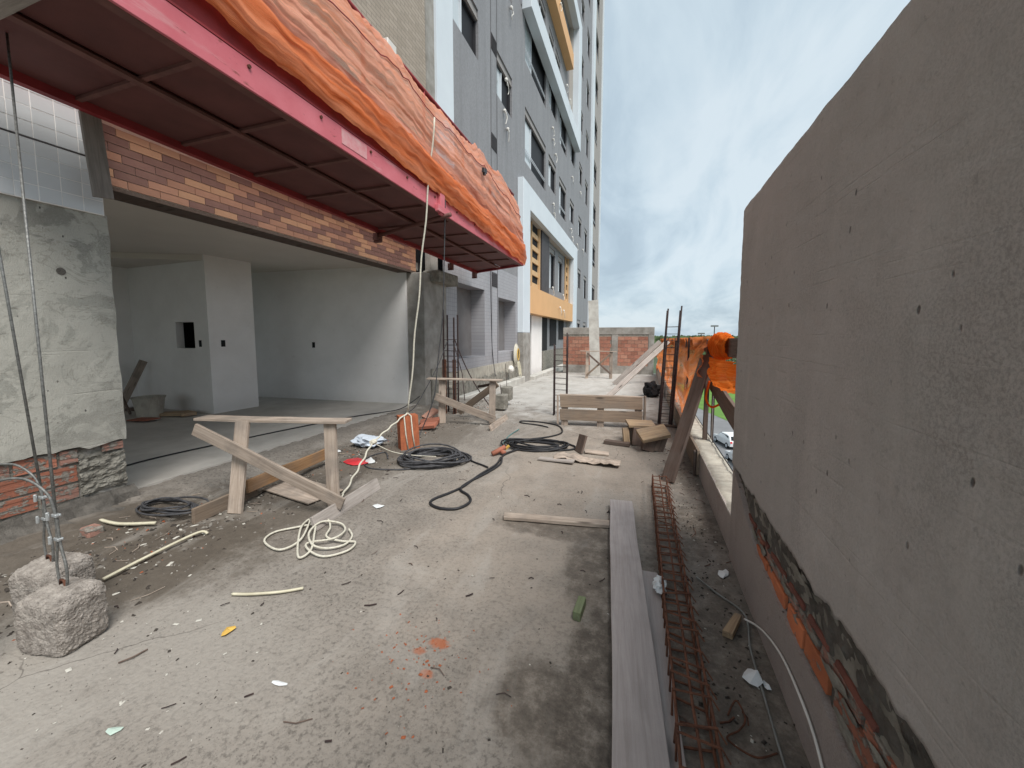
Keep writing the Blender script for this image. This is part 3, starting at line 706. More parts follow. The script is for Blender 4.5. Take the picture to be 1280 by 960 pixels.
# last bay
bw = [(34.15, 36.9, 4.15 + H * k, 6.0 + H * k) for k in range(0, 10)]
mb = MB(); wall_holes(mb, FX, 33.7, 39.4, -.2, 44, bw); mb.obj('beige_bay', M['beige2'], T)
for u in bw: make_window(*u, style=1)
mb = MB(); mb.box(FX - .1, FX + .14, 32.4, 33.7, -.2, 44); mb.box(FX - 2, FX + .1, 39.4, 39.9, -.2, 44); mb.obj('white_strip', M['white'], T)
mb = MB(); mb.box(FX - 12, FX - 2.0, 13.5, 39.8, -11, 44); mb.box(FX - 12, FX - .8, 7.7, 13.5, -.3, 44); mb.obj('tower_core', M['facade'], T)
# air conditioning pipe ends with loose tubes
def ac(p, s=1.0):
    x, y, z = p; mb = MB()
    n = 8; R_ = .055 * s
    vs_ = [(x + R_ * math.sin(math.pi * i / 5) * math.cos(2 * math.pi * j / n), y + R_ * math.sin(math.pi * i / 5) * math.sin(2 * math.pi * j / n), z + R_ * math.cos(math.pi * i / 5)) for i in range(6) for j in range(n)]
    mb.add(vs_, [(i * n + j, i * n + (j + 1) % n, (i + 1) * n + (j + 1) % n, (i + 1) * n + j) for i in range(5) for j in range(n)])
    rr = random.Random(int(y * 100 + z * 10))
    mb.tube(curve_pts([(x, y, z), (x + .06, y + rr.uniform(-.1, .12), z - .15), (x + .05, y + rr.uniform(-.15, .15), z - .3), (x + .03, y + rr.uniform(-.1, .2), z - .40 * s)], 5), .014, 5)
    mb.tube(curve_pts([(x, y, z), (x + .08, y - rr.uniform(.05, .16), z - .12), (x + .05, y - rr.uniform(0, .1), z - .22)], 5), .011, 5)
    mb.obj('pipe_end', M['pvc'], T, smooth=True)
for p in ((12.1, 9.45), (11.95, 8.45), (12.25, 8.05), (12.6, 11.9), (18.7, 11.2), (18.85, 10.75), (24.1, 11.0), (19.4, 10.3), (27.3, 11.2), (19.0, 7.85), (19.2, 7.45), (24.4, 7.55), (23.9, 7.9), (28.8, 7.7), (26.2, 7.5)): ac((FX + .06, *p))
for p in ((19.7, 3.95), (22.5, 3.85), (19.9, 2.95), (20.9, 2.85)): ac((FF + .03 if p[1] < 3.2 else RB + .1, *p))
for p in ((19.3, 17.0), (20.4, 14.0), (21.3, 13.8)): ac((F2 + .03 if p[1] < 15 else F2 - .1, *p))
# mortar skirt and ledge at the foot of the facade
def ragged_strip(name, X, y0, y1, zf, zt, mat, parent, th=.04, step=.08, seed=0, amp=.06, ampb=0.0, back=None):
    """vertical layer on an X plane whose upper edge zt and lower edge zf wander"""
    mb = MB(); n = int((y1 - y0) / step); xb = X - th if back is None else back
    T_, B_ = [], []
    for i in range(n + 1):
        y = y0 + (y1 - y0) * i / n
        a = noise.fractal(Vector((y * 4, seed, 0)), .7, 2.2, 5); b = noise.fractal(Vector((y * 4, seed + 9, 0)), .7, 2.2, 5)
        T_.append((y, zt(y) + amp * a)); B_.append((y, zf(y) + ampb * b))
    for i in range(n):
        (ya, ta), (yb, tb) = T_[i], T_[i + 1]; ba, bb = B_[i][1], B_[i + 1][1]
        v = [(X, ya, ba), (X, yb, bb), (X, yb, tb), (X, ya, ta), (xb, ya, ba), (xb, yb, bb), (xb, yb, tb), (xb, ya, ta)]
        mb.add(v, [(0, 1, 2, 3), (5, 4, 7, 6), (3, 2, 6, 7), (1, 0, 4, 5)])
        if i == 0: mb.add(v, [(4, 0, 3, 7)])
        if i == n - 1: mb.add(v, [(1, 5, 6, 2)])
    return mb.obj(name, mat, parent)
ragged_strip('mortar_skirt', FX + .10, 8.0, 13.5, lambda y: -.3, lambda y: .33, M['mortar'], T, .05, .05, 2, .12)
mb = MB(); mb.box(FX + .052, -4.0, 8.4, 13.47, -.3, .04); mb.box(FX + .1, -3.9, 14.37, 24, -.3, -.05); mb.obj('concrete_ledge', M['concpale'], T, bevel=.02)

# ------------------------------------------------------------------ concrete column with tiles and exposed bricks, left foreground
C = thing('concrete_column', (-4.4, 1.5, 0), 'broad raw concrete column at the left with white tiles on top and broken bricks below', 'column')
mb = MB(); mb.box(-4.75, -4.34, -1.6, 2.10, -.1, 3.6); mb.obj('core', M['conc'], C)
def colface():
    mb = MB(); n = 74; m_ = 34; y0, y1, = -1.6, 2.11
    vs_ = []; xf = -4.302
    for j in range(m_ + 1):
        for i in range(n + 1):
            y = y0 + (y1 - y0) * i / n
            lo = .60 + .035 * noise.fractal(Vector((y * 5, 1, 0)), .7, 2.2, 5) - .02 * (y - 1.6)
            z = lo + (2.505 - lo) * j / m_
            x = xf + .007 * noise.fractal(Vector((y * 2, z * 2, 8)), .8, 2, 4)
            ye = y + (.012 * noise.noise(Vector((z * 5, 0, 2))) - (.03 if z < .95 and False else 0) if i == n else 0)
            vs_.append((x, ye, z))
    k = n + 1
    fs = [(j * k + i, j * k + i + 1, (j + 1) * k + i + 1, (j + 1) * k + i) for j in range(m_) for i in range(n)]
    b = len(vs_)
    # bottom lip and right side
    vs_ += [(-4.345, v[1], v[2] + .004) for v in vs_[:k]]
    fs += [(i + 1, i, b + i, b + i + 1) for i in range(n)]
    c0 = len(vs_); side = [vs_[j * k + n] for j in range(m_ + 1)]
    vs_ += [(-4.76, v[1], v[2]) for v in side]
    fs += [(j * k + n, c0 + j, c0 + j + 1, (j + 1) * k + n) for j in range(m_)]
    mb.add(vs_, fs); return mb
colface().obj('render_coat', M['colconc'], C, smooth=False)
# round tie hole
mb = MB(); n = 14; cy0, cz0 = 1.80, 2.0
ring = [(-4.298, cy0 + .028 * math.cos(2 * math.pi * j / n), cz0 + .028 * math.sin(2 * math.pi * j / n)) for j in range(n)]
mb.add(ring + [(-4.2975, cy0, cz0)], [(j, (j + 1) % n, n) for j in range(n)]); mb.obj('tie_hole', M['mortardark'], C)
# white tiles
def tiles():
    me = None; pw, ph = .122, .1085
    b = MB(); b.box(0, .012, .0032, pw - .0032, .0032, ph - .0032); me = _mesh(b, 'tile', M['tilewhite'])
    mb = MB(); mb.box(-4.345, -4.2828, -1.55, 2.085, 2.497, 3.6); mb.obj('tile_backing', M['grout'], C)
    for r in range(9):
        z = 2.5 + r * ph + (.012 if r >= 4 else 0)
        i = 0; y = 2.083 - pw
        while y > .35:
            o = mesh_obj('tile', me, C, Vector((-4.293 + random.uniform(-.001, .0015), y, z)) - C.location); y -= pw
    mb = MB(); mb.box(-4.2935, -4.2805, -1.5, 2.084, 2.5 + 4 * ph, 2.5 + 4 * ph + .0125); mb.obj('dark_joint', M['darkpanel'], C)
tiles()
# exposed hollow bricks under the coat
def hollow(name, y0, y1, z0, z1, X, mat, parent, ridges=2, th=.05):
    b = MB(); n = ridges * 2 + 1; zs = [z0 + (z1 - z0) * i / n for i in range(n + 1)]
    for i in range(n):
        d = .003 if i % 2 else 0
        b.box(X - th, X - d, y0, y1, zs[i], zs[i + 1])
    return b.obj(name, mat, parent)
bx = -4.325
for (y0, y1, z0, z1, mm) in ((1.46, 1.68, .475, .585, 'smearred'), (1.70, 1.80, .48, .585, 'smeardusty'), (1.36, 1.58, .325, .455, 'smearred'), (1.59, 1.79, .325, .455, 'smearred'),
                             (1.1, 1.345, .33, .455, 'smeardusty'), (1.25, 1.44, .475, .585, 'smeardusty'), (1.0, 1.30, .19, .30, 'smeardusty'), (1.32, 1.56, .19, .305, 'smearred'), (1.58, 1.79, .19, .305, 'smeardusty'), (1.95, 2.09, .52, .585, 'smeardusty')):
    hollow('brick', y0, y1, z0, z1, bx + random.uniform(-.004, .012), M[mm], C)
def lump(name, c, r, mat, parent=None, seed=0, sub=3, amp=.25, freq=2.2, flat=True):
    bm = bmesh.new(); bmesh.ops.create_icosphere(bm, subdivisions=sub, radius=1)
    for v in bm.verts:
        d = 1 + amp * noise.fractal(v.co * freq + Vector((seed * 3.1, seed, 0)), .8, 2.1, 4)
        v.co = Vector((v.co.x * r[0], v.co.y * r[1], v.co.z * r[2])) * d
    off = wloc(parent) if parent is not None else Vector((0, 0, 0))
    me = bpy.data.meshes.new(name); bmesh.ops.translate(bm, verts=bm.verts, vec=Vector(c) - off); bm.to_mesh(me); bm.free()
    me.materials.append(mat); o = bpy.data.objects.new(name, me); return link(o, parent)
mb = MB()
def rough_panel(mb, X, y0, y1, z0, z1, amp=.012, n=26, fr=9, seed=0):
    vs_ = []; k = n + 1; m_ = max(4, int(n * (z1 - z0) / (y1 - y0)) + 6)
    for j in range(m_ + 1):
        for i in range(n + 1):
            y = y0 + (y1 - y0) * i / n; z = z0 + (z1 - z0) * j / m_
            vs_.append((X + amp * noise.fractal(Vector((y * fr, z * fr * 1.6, seed)), .7, 2.2, 5), y, z))
    return mb.add(vs_, [(j * k + i, j * k + i + 1, (j + 1) * k + i + 1, (j + 1) * k + i) for j in range(m_) for i in range(n)])
rough_panel(mb, -4.318, 1.80, 2.10, .20, .50, .02, 30, 14, 2); mb.obj('mortar_patch', M['mortar'], C)
mb = MB(); rough_panel(mb, -4.338, -1.5, 2.1, .0, .62, .010, 110, 12, 4); mb.obj('mortar_bed', M['mortar'], C)
mb = MB()
vs_ = []; n = 60
for i in range(n + 1):
    y = -1.5 + 3.65 * i / n
    for j, (x, z) in enumerate(((-4.33, .17), (-4.29, .12), (-4.24, .06), (-4.16, .025), (-4.05, -.02))):
        q = noise.fractal(Vector((y * 7, j * .8, 3)), .7, 2, 4)
        vs_.append((x + .03 * q, y, z + .018 * q))
mb.add(vs_, [(i * 5 + j, i * 5 + j + 1, (i + 1) * 5 + j + 1, (i + 1) * 5 + j) for i in range(n) for j in range(4)])
mb.obj('mortar_foot', M['mortardark'], C)

# ------------------------------------------------------------------ brick band above the opening
Bd = thing('brick_beam', (-4.6, 4.7, 2.83), 'beam faced with brown and tan brick tiles above the wide opening of the room', 'beam')
mb = MB(); mb.box(-4.74, -4.512, 2.11, 7.16, 2.825, 3.62); mb.obj('beam_core', M['groutpink'], Bd)
mb = MB(); mb.box(-4.80, -4.505, 2.11, 7.16, 2.79, 2.823); mb.obj('beam_underside', M['wooddark'], Bd)
b = MB(); bl, bh = .255, .0735
b.box(0, .010, .0035, bl - .0035, .0035, bh - .0035)
mes = [_mesh(b, 'brick', x) for x in BR]
for r in range(7):
    off = (r * .37 % 1) * bl
    y = 2.12 - off
    while y < 7.15 - .02:
        w0 = y
        if w0 < 2.12:
            L = y + bl - 2.12
            if L > .05:
                bb = MB(); bb.box(0, .011, 0, L - .003, .003, bh - .003); me = _mesh(bb, 'brick', BR[random.randrange(3)])
                mesh_obj('brick', me, Bd, Vector((-4.511, 2.12, 2.83 + r * bh)) - Bd.location)
        elif y + bl > 7.155:
            L = 7.155 - y
            bb = MB(); bb.box(0, .011, 0.003, L, .003, bh - .003); me = _mesh(bb, 'brick', BR[random.randrange(3)])
            mesh_obj('brick', me, Bd, Vector((-4.511, y, 2.83 + r * bh)) - Bd.location)
        else:
            mesh_obj('brick', mes[random.choice((0, 1, 1, 2, 0, 1, 0, 1, 2))], Bd, Vector((-4.511 + random.uniform(0, .002), y, 2.83 + r * bh)) - Bd.location)
        y += bl
# right jamb pillar with corbel
Pj = thing('concrete_pillar', (-4.4, 7.6, 0), 'raw concrete pillar with a corbel between the open room and the tiled facade', 'pillar')
mb = MB(); mb.box(-4.76, -4.22, 6.99, 7.94, -.1, 2.787); mb.obj('shaft', M['conc'], Pj, bevel=.012)
mb = MB(); mb.box(-4.4, -4.02, 7.25, 8.15, 2.62, 2.86); mb.obj('corbel', M['mortar'], Pj, bevel=.02)
mb = MB(); mb.box(-4.215, -4.20, 7.2, 7.9, -.1, .8); mb.obj('mortar_coat', M['mortar'], Pj)

# ------------------------------------------------------------------ red protection platform on the left
PX, QX, PZ = -2.65, -4.08, 3.13
Y0, Y1, Y1i = 1.22, 8.78, 9.35
Pf = thing('protection_platform', (-3.4, 4.8, PZ), 'long pinkish red steel platform with dark underside sticking out over the terrace', 'platform')
mb = MB()
mb.box(PX - .02, PX, Y0, Y1, PZ, PZ + .20)
mb.obj('outer_beam', M['pink'], Pf, bevel=.004)
mb = MB(); mb.box(PX - .09, PX - .0205, Y0, Y1, PZ + .001, PZ + .02); mb.obj('beam_flange', M['rib'], Pf)
mb = MB(); mb.box(PX - .10, PX + .004, Y0, Y1, PZ + .201, PZ + .215); mb.box(PX - .06, PX - .021, Y0, Y1, PZ + .215, PZ + .75); mb.box(QX, PX - .06, Y0, Y1, PZ + .085, PZ + .10); mb.obj('toe_board_and_backing', M['darkred'], Pf)  # dark red includes shade under the net; deck sheet added against light leaks
mb = MB(); mb.add([(QX - .03, Y0, PZ - .01), (QX + .03, Y0, PZ - .01), (QX + .03, Y1i, PZ - .01), (QX - .03, Y1i, PZ - .01), (QX - .03, Y0, PZ + .09), (QX + .03, Y0, PZ + .09), (QX + .03, Y1i, PZ + .09), (QX - .03, Y1i, PZ + .09)],
                  [(0, 3, 2, 1), (4, 5, 6, 7), (0, 1, 5, 4), (1, 2, 6, 5), (2, 3, 7, 6), (3, 0, 4, 7)])
mb.obj('inner_beam', M['darkred'], Pf)
mb = MB(); mb.tube([(PX - .03, Y1 - .01, PZ + .03), (QX, Y1i, PZ + .03)], .035, 4); mb.obj('end_beam', M['darkred'], Pf); mb = MB(); mb.tube([(PX - .03, Y0, PZ + .04), (QX, Y0, PZ + .04)], .045, 4); mb.obj('end_beam', M['darkred'], Pf)
def yend(x): return Y1 + (Y1i - Y1) * (PX - x) / (PX - QX)
XM = -3.33; pitch = .70; ys_ = [Y0 + .01]; y = 1.88
while y < 9.2: ys_.append(y); y += pitch
for i in range(len(ys_)):
    a = ys_[i]; b_ = ys_[i + 1] if i + 1 < len(ys_) else 99
    for (xa, xb) in ((PX - .11, XM + .02), (XM - .02, QX + .03)):
        e1, e2 = min(b_ - .012, yend(xa) - .03), min(b_ - .012, yend(xb) - .03)
        if e1 <= a + .05 and e2 <= a + .05: continue
        e1 = max(e1, a + .06)
        mb = MB(); z = PZ + .055 + random.uniform(-.003, .003)
        mb.add([(xa, a + .012, z), (xb, a + .012, z), (xb, e2, z), (xa, e1, z), (xa, a + .012, z + .02), (xb, a + .012, z + .02), (xb, e2, z + .02), (xa, e1, z + .02)],
               [(0, 3, 2, 1), (4, 5, 6, 7), (0, 1, 5, 4), (1, 2, 6, 5), (2, 3, 7, 6), (3, 0, 4, 7)])
        mb.obj('deck_panel', M['ply'], Pf)
    if i and a < Y1 - .1:
        mb = MB(); mb.box(QX + .03, PX - .1, a - .018, a + .018, PZ + .030, PZ + .052); mb.obj('cross_rib', M['rib'], Pf)
bm_ = MB(); bm_.tube([(0, 0, 0), (.012, 0, 0)], .014, 6); bme = _mesh(bm_, 'bolt', M['rust'])
for k in range(12): mesh_obj('bolt', bme, Pf, Vector((PX + .001, 1.5 + .64 * k, PZ + .15)) - wloc(Pf))
mb = MB(); mb.box(XM - .03, XM + .03, Y0 + .05, Y1 + .1, PZ + .006, PZ + .029); mb.obj('centre_rib', M['rib'], Pf)
mb = MB(); mb.tube([(-2.50, 4.85, PZ - .045), (-4.13, 5.45, PZ - .045)], .03, 8); mb.obj('support_tube', M['rib'], Pf, smooth=True)
for (x, y) in ((-4.13, 5.45), (-4.13, 8.0), (-4.08, 9.2)):
    mb = MB(); mb.box(x - .04, x + .04, y - .07, y + .07, PZ - .12, PZ - .011); mb.box(x - .06, x + .06, y - .03, y + .03, PZ - .15, PZ - .12); mb.obj('bracket', M['rib'], Pf)
mb = MB(); mb.box(PX + .001, PX + .045, 4.78, 4.90, PZ - .05, PZ + .24); mb.box(PX + .002, PX + .06, 4.70, 5.02, PZ - .03, PZ + .06); mb.obj('hook_plate', M['pink'], Pf, bevel=.005)
mb = MB(); mb.box(PX + .001, PX + .004, 3.02, 3.36, PZ + .05, PZ + .18); mb.obj('paint_patch', M['pinkpale'], Pf)
mb = MB(); mb.tube([(-2.86, Y0, PZ + 1.62), (-2.86, 8.6, PZ + 1.56)], .028, 8); mb.tube([(-2.86, Y0, PZ + 1.1), (-2.86, 8.6, PZ + 1.05)], .022, 8)
for y in (1.2, 2.4, 3.6, 4.8, 6.0, 7.2, 8.4): mb.tube([(-2.86, y, PZ + .1), (-2.86, y, PZ + 1.6)], .022, 6)
mb.obj('guard_rail', M['darkred'], Pf, smooth=True)
mb = MB(); mb.box(-2.98, -2.80, 3.95, 4.12, PZ + 1.42, PZ + 1.66); mb.obj('rail_box', M['pvc'], Pf, bevel=.01)
Pf.location.z += .045; Pf.rotation_euler.x = -.0155     # it sags slightly towards its far end
# grey cross timber and bracket at its near end
o = board('platform_end_timber', (-2.78, 1.20, PZ + .06), (-4.3, 1.21, PZ + .07), .07, .045, M['woodgrey'], None, (0, 0, 1)); tag(o, 'grey timber across the near end of the red platform, top left corner', 'timber')
o = board('hanging_board', (-4.13, 1.975, 3.22), (-4.13, 2.012, 2.60), .125, .028, M['woodgrey'], None, (1, 0, 0)); tag(o, 'short grey board hanging below the red platform beside the white tiles', 'board')

def sheet(name, fn, nu, nv, mat, parent=None, uvs=(1, 1)):
    vs_ = []; uv = []
    for j in range(nv + 1):
        for i in range(nu + 1):
            u, v = i / nu, j / nv; vs_.append(fn(u, v)); uv.append((u * uvs[0], v * uvs[1]))
    k = nu + 1; fs = [(j * k + i, j * k + i + 1, (j + 1) * k + i + 1, (j + 1) * k + i) for j in range(nv) for i in range(nu)]
    off = wloc(parent) if parent is not None else Vector((0, 0, 0))
    me = bpy.data.meshes.new(name); me.from_pydata([tuple(Vector(v) - off) for v in vs_], [], fs)
    ul = me.uv_layers.new(name='UVMap')
    for li, l in enumerate(me.loops): ul.data[li].uv = uv[l.vertex_index]
    me.polygons.foreach_set('use_smooth', [True] * len(me.polygons)); me.materials.append(mat); me.update()
    o = bpy.data.objects.new(name, me); return link(o, parent)
def nz(a, b, c=0, f=1): return noise.fractal(Vector((a * f, b * f, c)), .8, 2.1, 4)
DN = thing('debris_net', (PX, 4.8, PZ + .4), 'orange safety net draped in long folds over the side of the red platform', 'net')
def net_fn(u, v):
    y = .6 + (8.74 - .6) * u
    top = 4.70 + .05 * math.sin(y * 2.1) - .04 * math.cos(y * 5.3) + .05 * nz(y, 0, 1, 1.5) + .035 * nz(y, 0, 6, 7)
    if y > 8.2: top -= (y - 8.2) * .35
    bot = 3.60 - .052 * (y - 1) + .03 * nz(y, 3, 2, 2)
    if y > 4.5: bot -= .012 * (y - 4.5)
    bot = max(bot, 3.14)
    z = top + (bot - top) * v
    q = v * 2.0 - y * .16                          # folds run along, falling slowly to the far end
    f = .6 * (.030 * math.sin(q * 9 + 1.5 * nz(y, q, 5, .6)) + .010 * math.sin(q * 23 + 2.2 * nz(y, q, 7, .8)) + .030 * nz(y * .4, q * 2.4, 9, 1) + .016 * nz(y * .35, q * 8, 4, 1) + .004 * nz(y * 2.5, q * 22, 14, 1)) - .030 * abs(nz(y * .35, q * 3.2, 21, 1)) - .012 * abs(nz(y * .5, q * 9, 22, 1))
    env = .35 + .65 * math.sin(math.pi * min(1, v * .95 + .05))
    bul = .07 * math.sin(math.pi * v ** .8)
    x = -2.80 + (PX + .03 + 2.80) * min(1, v * 1.3) ** .8 + f * env + bul
    if y > 8.55: x -= (y - 8.55) * 1.2 * (1 - v)
    return (x, y, z + .02 * nz(y, v, 11, 5))
sheet('net_sheet', net_fn, 420, 90, M['net'], DN, (8, 1.6))
def hem_fn(u, v):
    y = .6 + (8.76 - .6) * u; x, _, z = net_fn(u, .74 + .26 * v)
    s = math.sin(math.pi * v)
    return (x + .018 + .022 * s + .010 * nz(y * .6, v * 5, 3, 1), y, z - .01 - .02 * v + .02 * nz(y, v, 7, 3))
sheet('net_hem', hem_fn, 300, 22, M['nethem'], DN, (8, .5))
mb = MB(); mb.tube([Vector(net_fn(u / 80, .26 + .05 * math.sin(u * .11))) + Vector((.012, 0, 0)) for u in range(81)], .006, 5); mb.obj('edge_rope', M['darkred'], DN)
mb = MB()
for (u, v) in ((.695, .32), (.70, .34), (.705, .33)):
    p = Vector(net_fn(u, v)); mb.box(p.x + .03, p.x + .07, p.y - .03, p.y + .025, p.z - .03, p.z + .04)
mb.obj('net_clip', M['darkframe'], DN)

# ------------------------------------------------------------------ big rough wall on the right
W = thing('right_parapet_wall', (.7, 0, 0), 'tall rough plastered wall on the right with broken brick strip near its foot', 'wall')
mb = MB(); mb.box(.63, .80, -2.2, 2.855, -.3, 2.27); mb.obj('core', M['mortar'], W)
def rw_low(y):  # broken lower edge of the coat
    return .640 + .012 * max(0, (y - 1.9)) / .8 + .022 * noise.fractal(Vector((y * 3.5, 2, 0)), .65, 2.3, 6) + .012 * noise.noise(Vector((y * 22, 0, 0)))
mb = MB(); nyy = 300; nzz = 110; vs_ = []
for j in range(nzz + 1):
    for i in range(nyy + 1):
        y = -2.2 + (2.875 + 2.2) * i / nyy; lo = rw_low(y)
        hi = 2.292 + .004 * noise.fractal(Vector((y * 5, 7, 0)), .6, 2.2, 5) - max(0, (y - 2.80)) * .35
        z = lo + (hi - lo) * j / nzz
        x = .585 + .006 * noise.fractal(Vector((y * 1.6, z * 1.6, 4)), .8, 2, 5) + .0022 * noise.noise(Vector((y * 9, z * 28, 1))) 
        yy = y + (.010 * noise.noise(Vector((z * 3, 3, 3))) if i == nyy else 0)
        if i == nyy: x += .02
        elif i == nyy - 1: x += .004
        vs_.append((x, yy, z))
k = nyy + 1; fs = [(j * k + i, (j + 1) * k + i, (j + 1) * k + i + 1, j * k + i + 1) for j in range(nzz) for i in range(nyy)]
b0 = len(vs_); vs_ += [(.633, v[1], v[2] + .006) for v in vs_[:k]]
fs += [(i, i + 1, b0 + i + 1, b0 + i) for i in range(nyy)]
t0 = len(vs_); top = vs_[nzz * k:nzz * k + k]; vs_ += [(.83, v[1], v[2] + .004) for v in top]
fs += [(nzz * k + i, t0 + i, t0 + i + 1, nzz * k + i + 1) for i in range(nyy)]
s0 = len(vs_); vs_ += [(.83, vs_[j * k + nyy][1], vs_[j * k + nyy][2]) for j in range(nzz + 1)]
fs += [(j * k + nyy, (j + 1) * k + nyy, s0 + j + 1, s0 + j) for j in range(nzz)]
mb.add(vs_, fs); mb.obj('plaster_coat', M['wallplaster'], W, smooth=True)
# exposed bricks: two courses, smeared with mortar
mb = MB(); rough_panel(mb, .628, -2.2, 2.86, .1, .68, .012, 240, 15, 6); mb.obj('mortar_bed', M['mortardark'], W)
def rbrick(y0, y1, z0, z1, mm, x=.612):
    b = MB(); n = 3
    b.add([(x + random.uniform(-.003, .003), y0, z0), (x, y1, z0), (x + .004, y1, z1), (x + .002, y0, z1), (.66, y0, z0), (.66, y1, z0), (.66, y1, z1), (.66, y0, z1)],
          [(0, 3, 2, 1), (4, 5, 6, 7), (0, 1, 5, 4), (2, 3, 7, 6), (0, 4, 7, 3), (1, 2, 6, 5)])
    b.obj('brick', M[mm], W, bevel=.003)
y = -.3
rq = random.Random(12)
while y < 2.42:
    L = rq.uniform(.20, .28)
    rbrick(y, y + L - rq.uniform(.015, .05), .305 + rq.uniform(-.008, .012), .385 + rq.uniform(-.012, .006), rq.choice(('smearbright', 'smearbright', 'smearred', 'smearbright')), .6120)
    rbrick(y + .09, y + .07 + L, .392, .432 + rq.uniform(-.006, .006), rq.choice(('smeardusty', 'smeardusty', 'smearred')), .6175)
    if rq.random() < .7: rbrick(y + .02, y + L * .9, .441, .462, 'darkbrick', .617)
    y += L
mb = MB()
rr = random.Random(3)
for k in range(46):
    y = rr.uniform(-.2, 2.6); z = rr.choice((rr.uniform(.27, .33), rr.uniform(.38, .43), rr.uniform(.46, .6))); s_ = rr.uniform(.02, .055)
    n = 9; ring = [(.612 + rr.uniform(-.003, .002), y + s_ * 1.6 * math.cos(2 * math.pi * j / n) * rr.uniform(.5, 1.2), z + s_ * .5 * math.sin(2 * math.pi * j / n) * rr.uniform(.4, 1.2)) for j in range(n)]
    mb.add(ring + [(.6065, y, z)], [((j + 1) % n, j, n) for j in range(n)])
mb.obj('mortar_smears', M['mortar'], W)
ragged_strip('base_coat', .6005, -2.2, 2.87, lambda y: -.02, lambda y: (.30 - .05 * max(0, min(1, (1.6 - y) / .6)) + .05 * max(0, min(1, (y - 1.7) / .5)) if y < 2.3 else .35 + (y - 2.3) * .5), M['baseplaster'], W, .05, .03, 5, .022, back=.66)

# ------------------------------------------------------------------ low kerb wall carrying the edge railing
K = thing('edge_kerb', (.72, 8, 0), 'low concrete kerb wall with lumpy mortar top along the open right edge', 'kerb wall')
mb = MB(); mb.box(.615, .83, 2.875, 18.3, -.35, .262); mb.obj('kerb_body', M['baseplaster'], K)
mb = MB(); n = 220; m_ = 8; vs_ = []
for i in range(n + 1):
    y = 2.872 + (18.3 - 2.872) * (i / n) ** 1.5
    for j in range(m_ + 1):
        x = .612 + .221 * j / m_
        z = .275 + .014 * noise.fractal(Vector((x * 9, y * 7, 0)), .7, 2.2, 5) - (.02 if j in (0, m_) else 0)
        vs_.append((x, y, z + min(0, gz(y)) * 0))
k = m_ + 1
mb.add(vs_, [(i * k + j, (i + 1) * k + j, (i + 1) * k + j + 1, i * k + j + 1)[::-1] for i in range(n) for j in range(m_)]); mb.obj('mortar_top', M['curbtop'], K, smooth=True)
o = board('form_board', (.598, 4.45, .15), (.590, 9.5, .13), .27, .028, M['woodbrown'], None, (1, 0, 0)); tag(o, 'brown formwork board on edge against the inner side of the kerb', 'board')
mb = MB(); mb.box(.560, .5845, 4.47, 4.53, -.0, .27); tag(mb.obj('form_stake', M['wooddark'], bevel=.003), 'short wooden stake at the near end of the formwork board on the kerb', 'stake')
mb = MB(); mb.tube(curve_pts([(.80, 3.2, .30), (.795, 4.0, .305), (.80, 5, .30), (.80, 7, .30)]), .006); tag(mb.obj('kerb_wire', M['blackcable']), 'thin black wire along the outer edge of the kerb top', 'wire')

# railing
RL = thing('edge_railing', (.74, 8, .3), 'improvised timber safety railing standing on the kerb at the right edge', 'railing')
board('top_rail', (.77, 2.3, 1.405), (.77, 17.8, 1.30), .17, .035, M['wooddark'], RL, (1, 0, 0))
for y in (5.0, 7.3, 9.6, 12.0, 14.6):
    board('post', (.735, y, -.05 if y > 6 else .27), (.735, y, 1.46), .07, .045, M['wooddark'], RL, (1, 0, 0))
board('diagonal_brace', (.80, 5.25, .98), (.80, 3.3, .70), .20, .035, M['wooddark'], RL, (1, 0, 0))
board('hanging_slat', (.80, 5.0, .85), (.80, 4.95, .30), .075, .02, M['woodgrey'], RL, (1, 0, 0))
mb = MB(); mb.tube([(.80, 4.9, .9), (.80, 4.88, .14)], .006); mb.obj('rod', M['rustdark'], RL)

FN = thing('fence_net', (.68, 9, .8), 'orange net stretched along the timber railing on the right edge', 'net')
def fn_fn(u, v):
    y = 4.75 + (17.2 - 4.75) * u ** 1.25
    top = 1.50 - .010 * (y - 4.5) + .012 * nz(y, 0, 1, 3)
    bot = (.95 - (y - 4.75) * .60) if y < 5.9 else .26 - .03 * (y - 5.9)
    bot = max(bot, .02 + gz(y)) + .04 * nz(y, 4, 2, 2.5)
    z = top + (bot - top) * v
    x = .735 - .10 * v - .06 * math.sin(math.pi * v) + .03 * math.sin(v * 15 + nz(y, v, 3, 1) * 3) + .035 * nz(y * 1.3, v * 5, 6, 1)
    return (min(x, .745), y, z)
sheet('net_sheet', fn_fn, 200, 46, M['netfence'], FN, (7, 1.3))
def roll_fn(u, v):
    a = u * 2 * math.pi; y = 3.98 + .95 * v
    r = .100 + .020 * abs(math.sin(v * 30 + .8 * math.sin(a))) + .008 * math.sin(v * 90 + a) + .014 * nz(v * 9, math.cos(a) * 2, 2, 1) + .02 * nz(math.cos(a) * 2, math.sin(a) * 2, v * 3, 1)
    e = math.sin(math.pi * min(1, max(0, v))) ** .35 if 0 < v < 1 else .7
    return (.77 + r * .75 * max(.7, e) * math.cos(a), y, 1.395 + r * 1.12 * max(.75, e) * math.sin(a))
sheet('net_wrap', roll_fn, 40, 60, M['netroll'], FN, (1, 2))
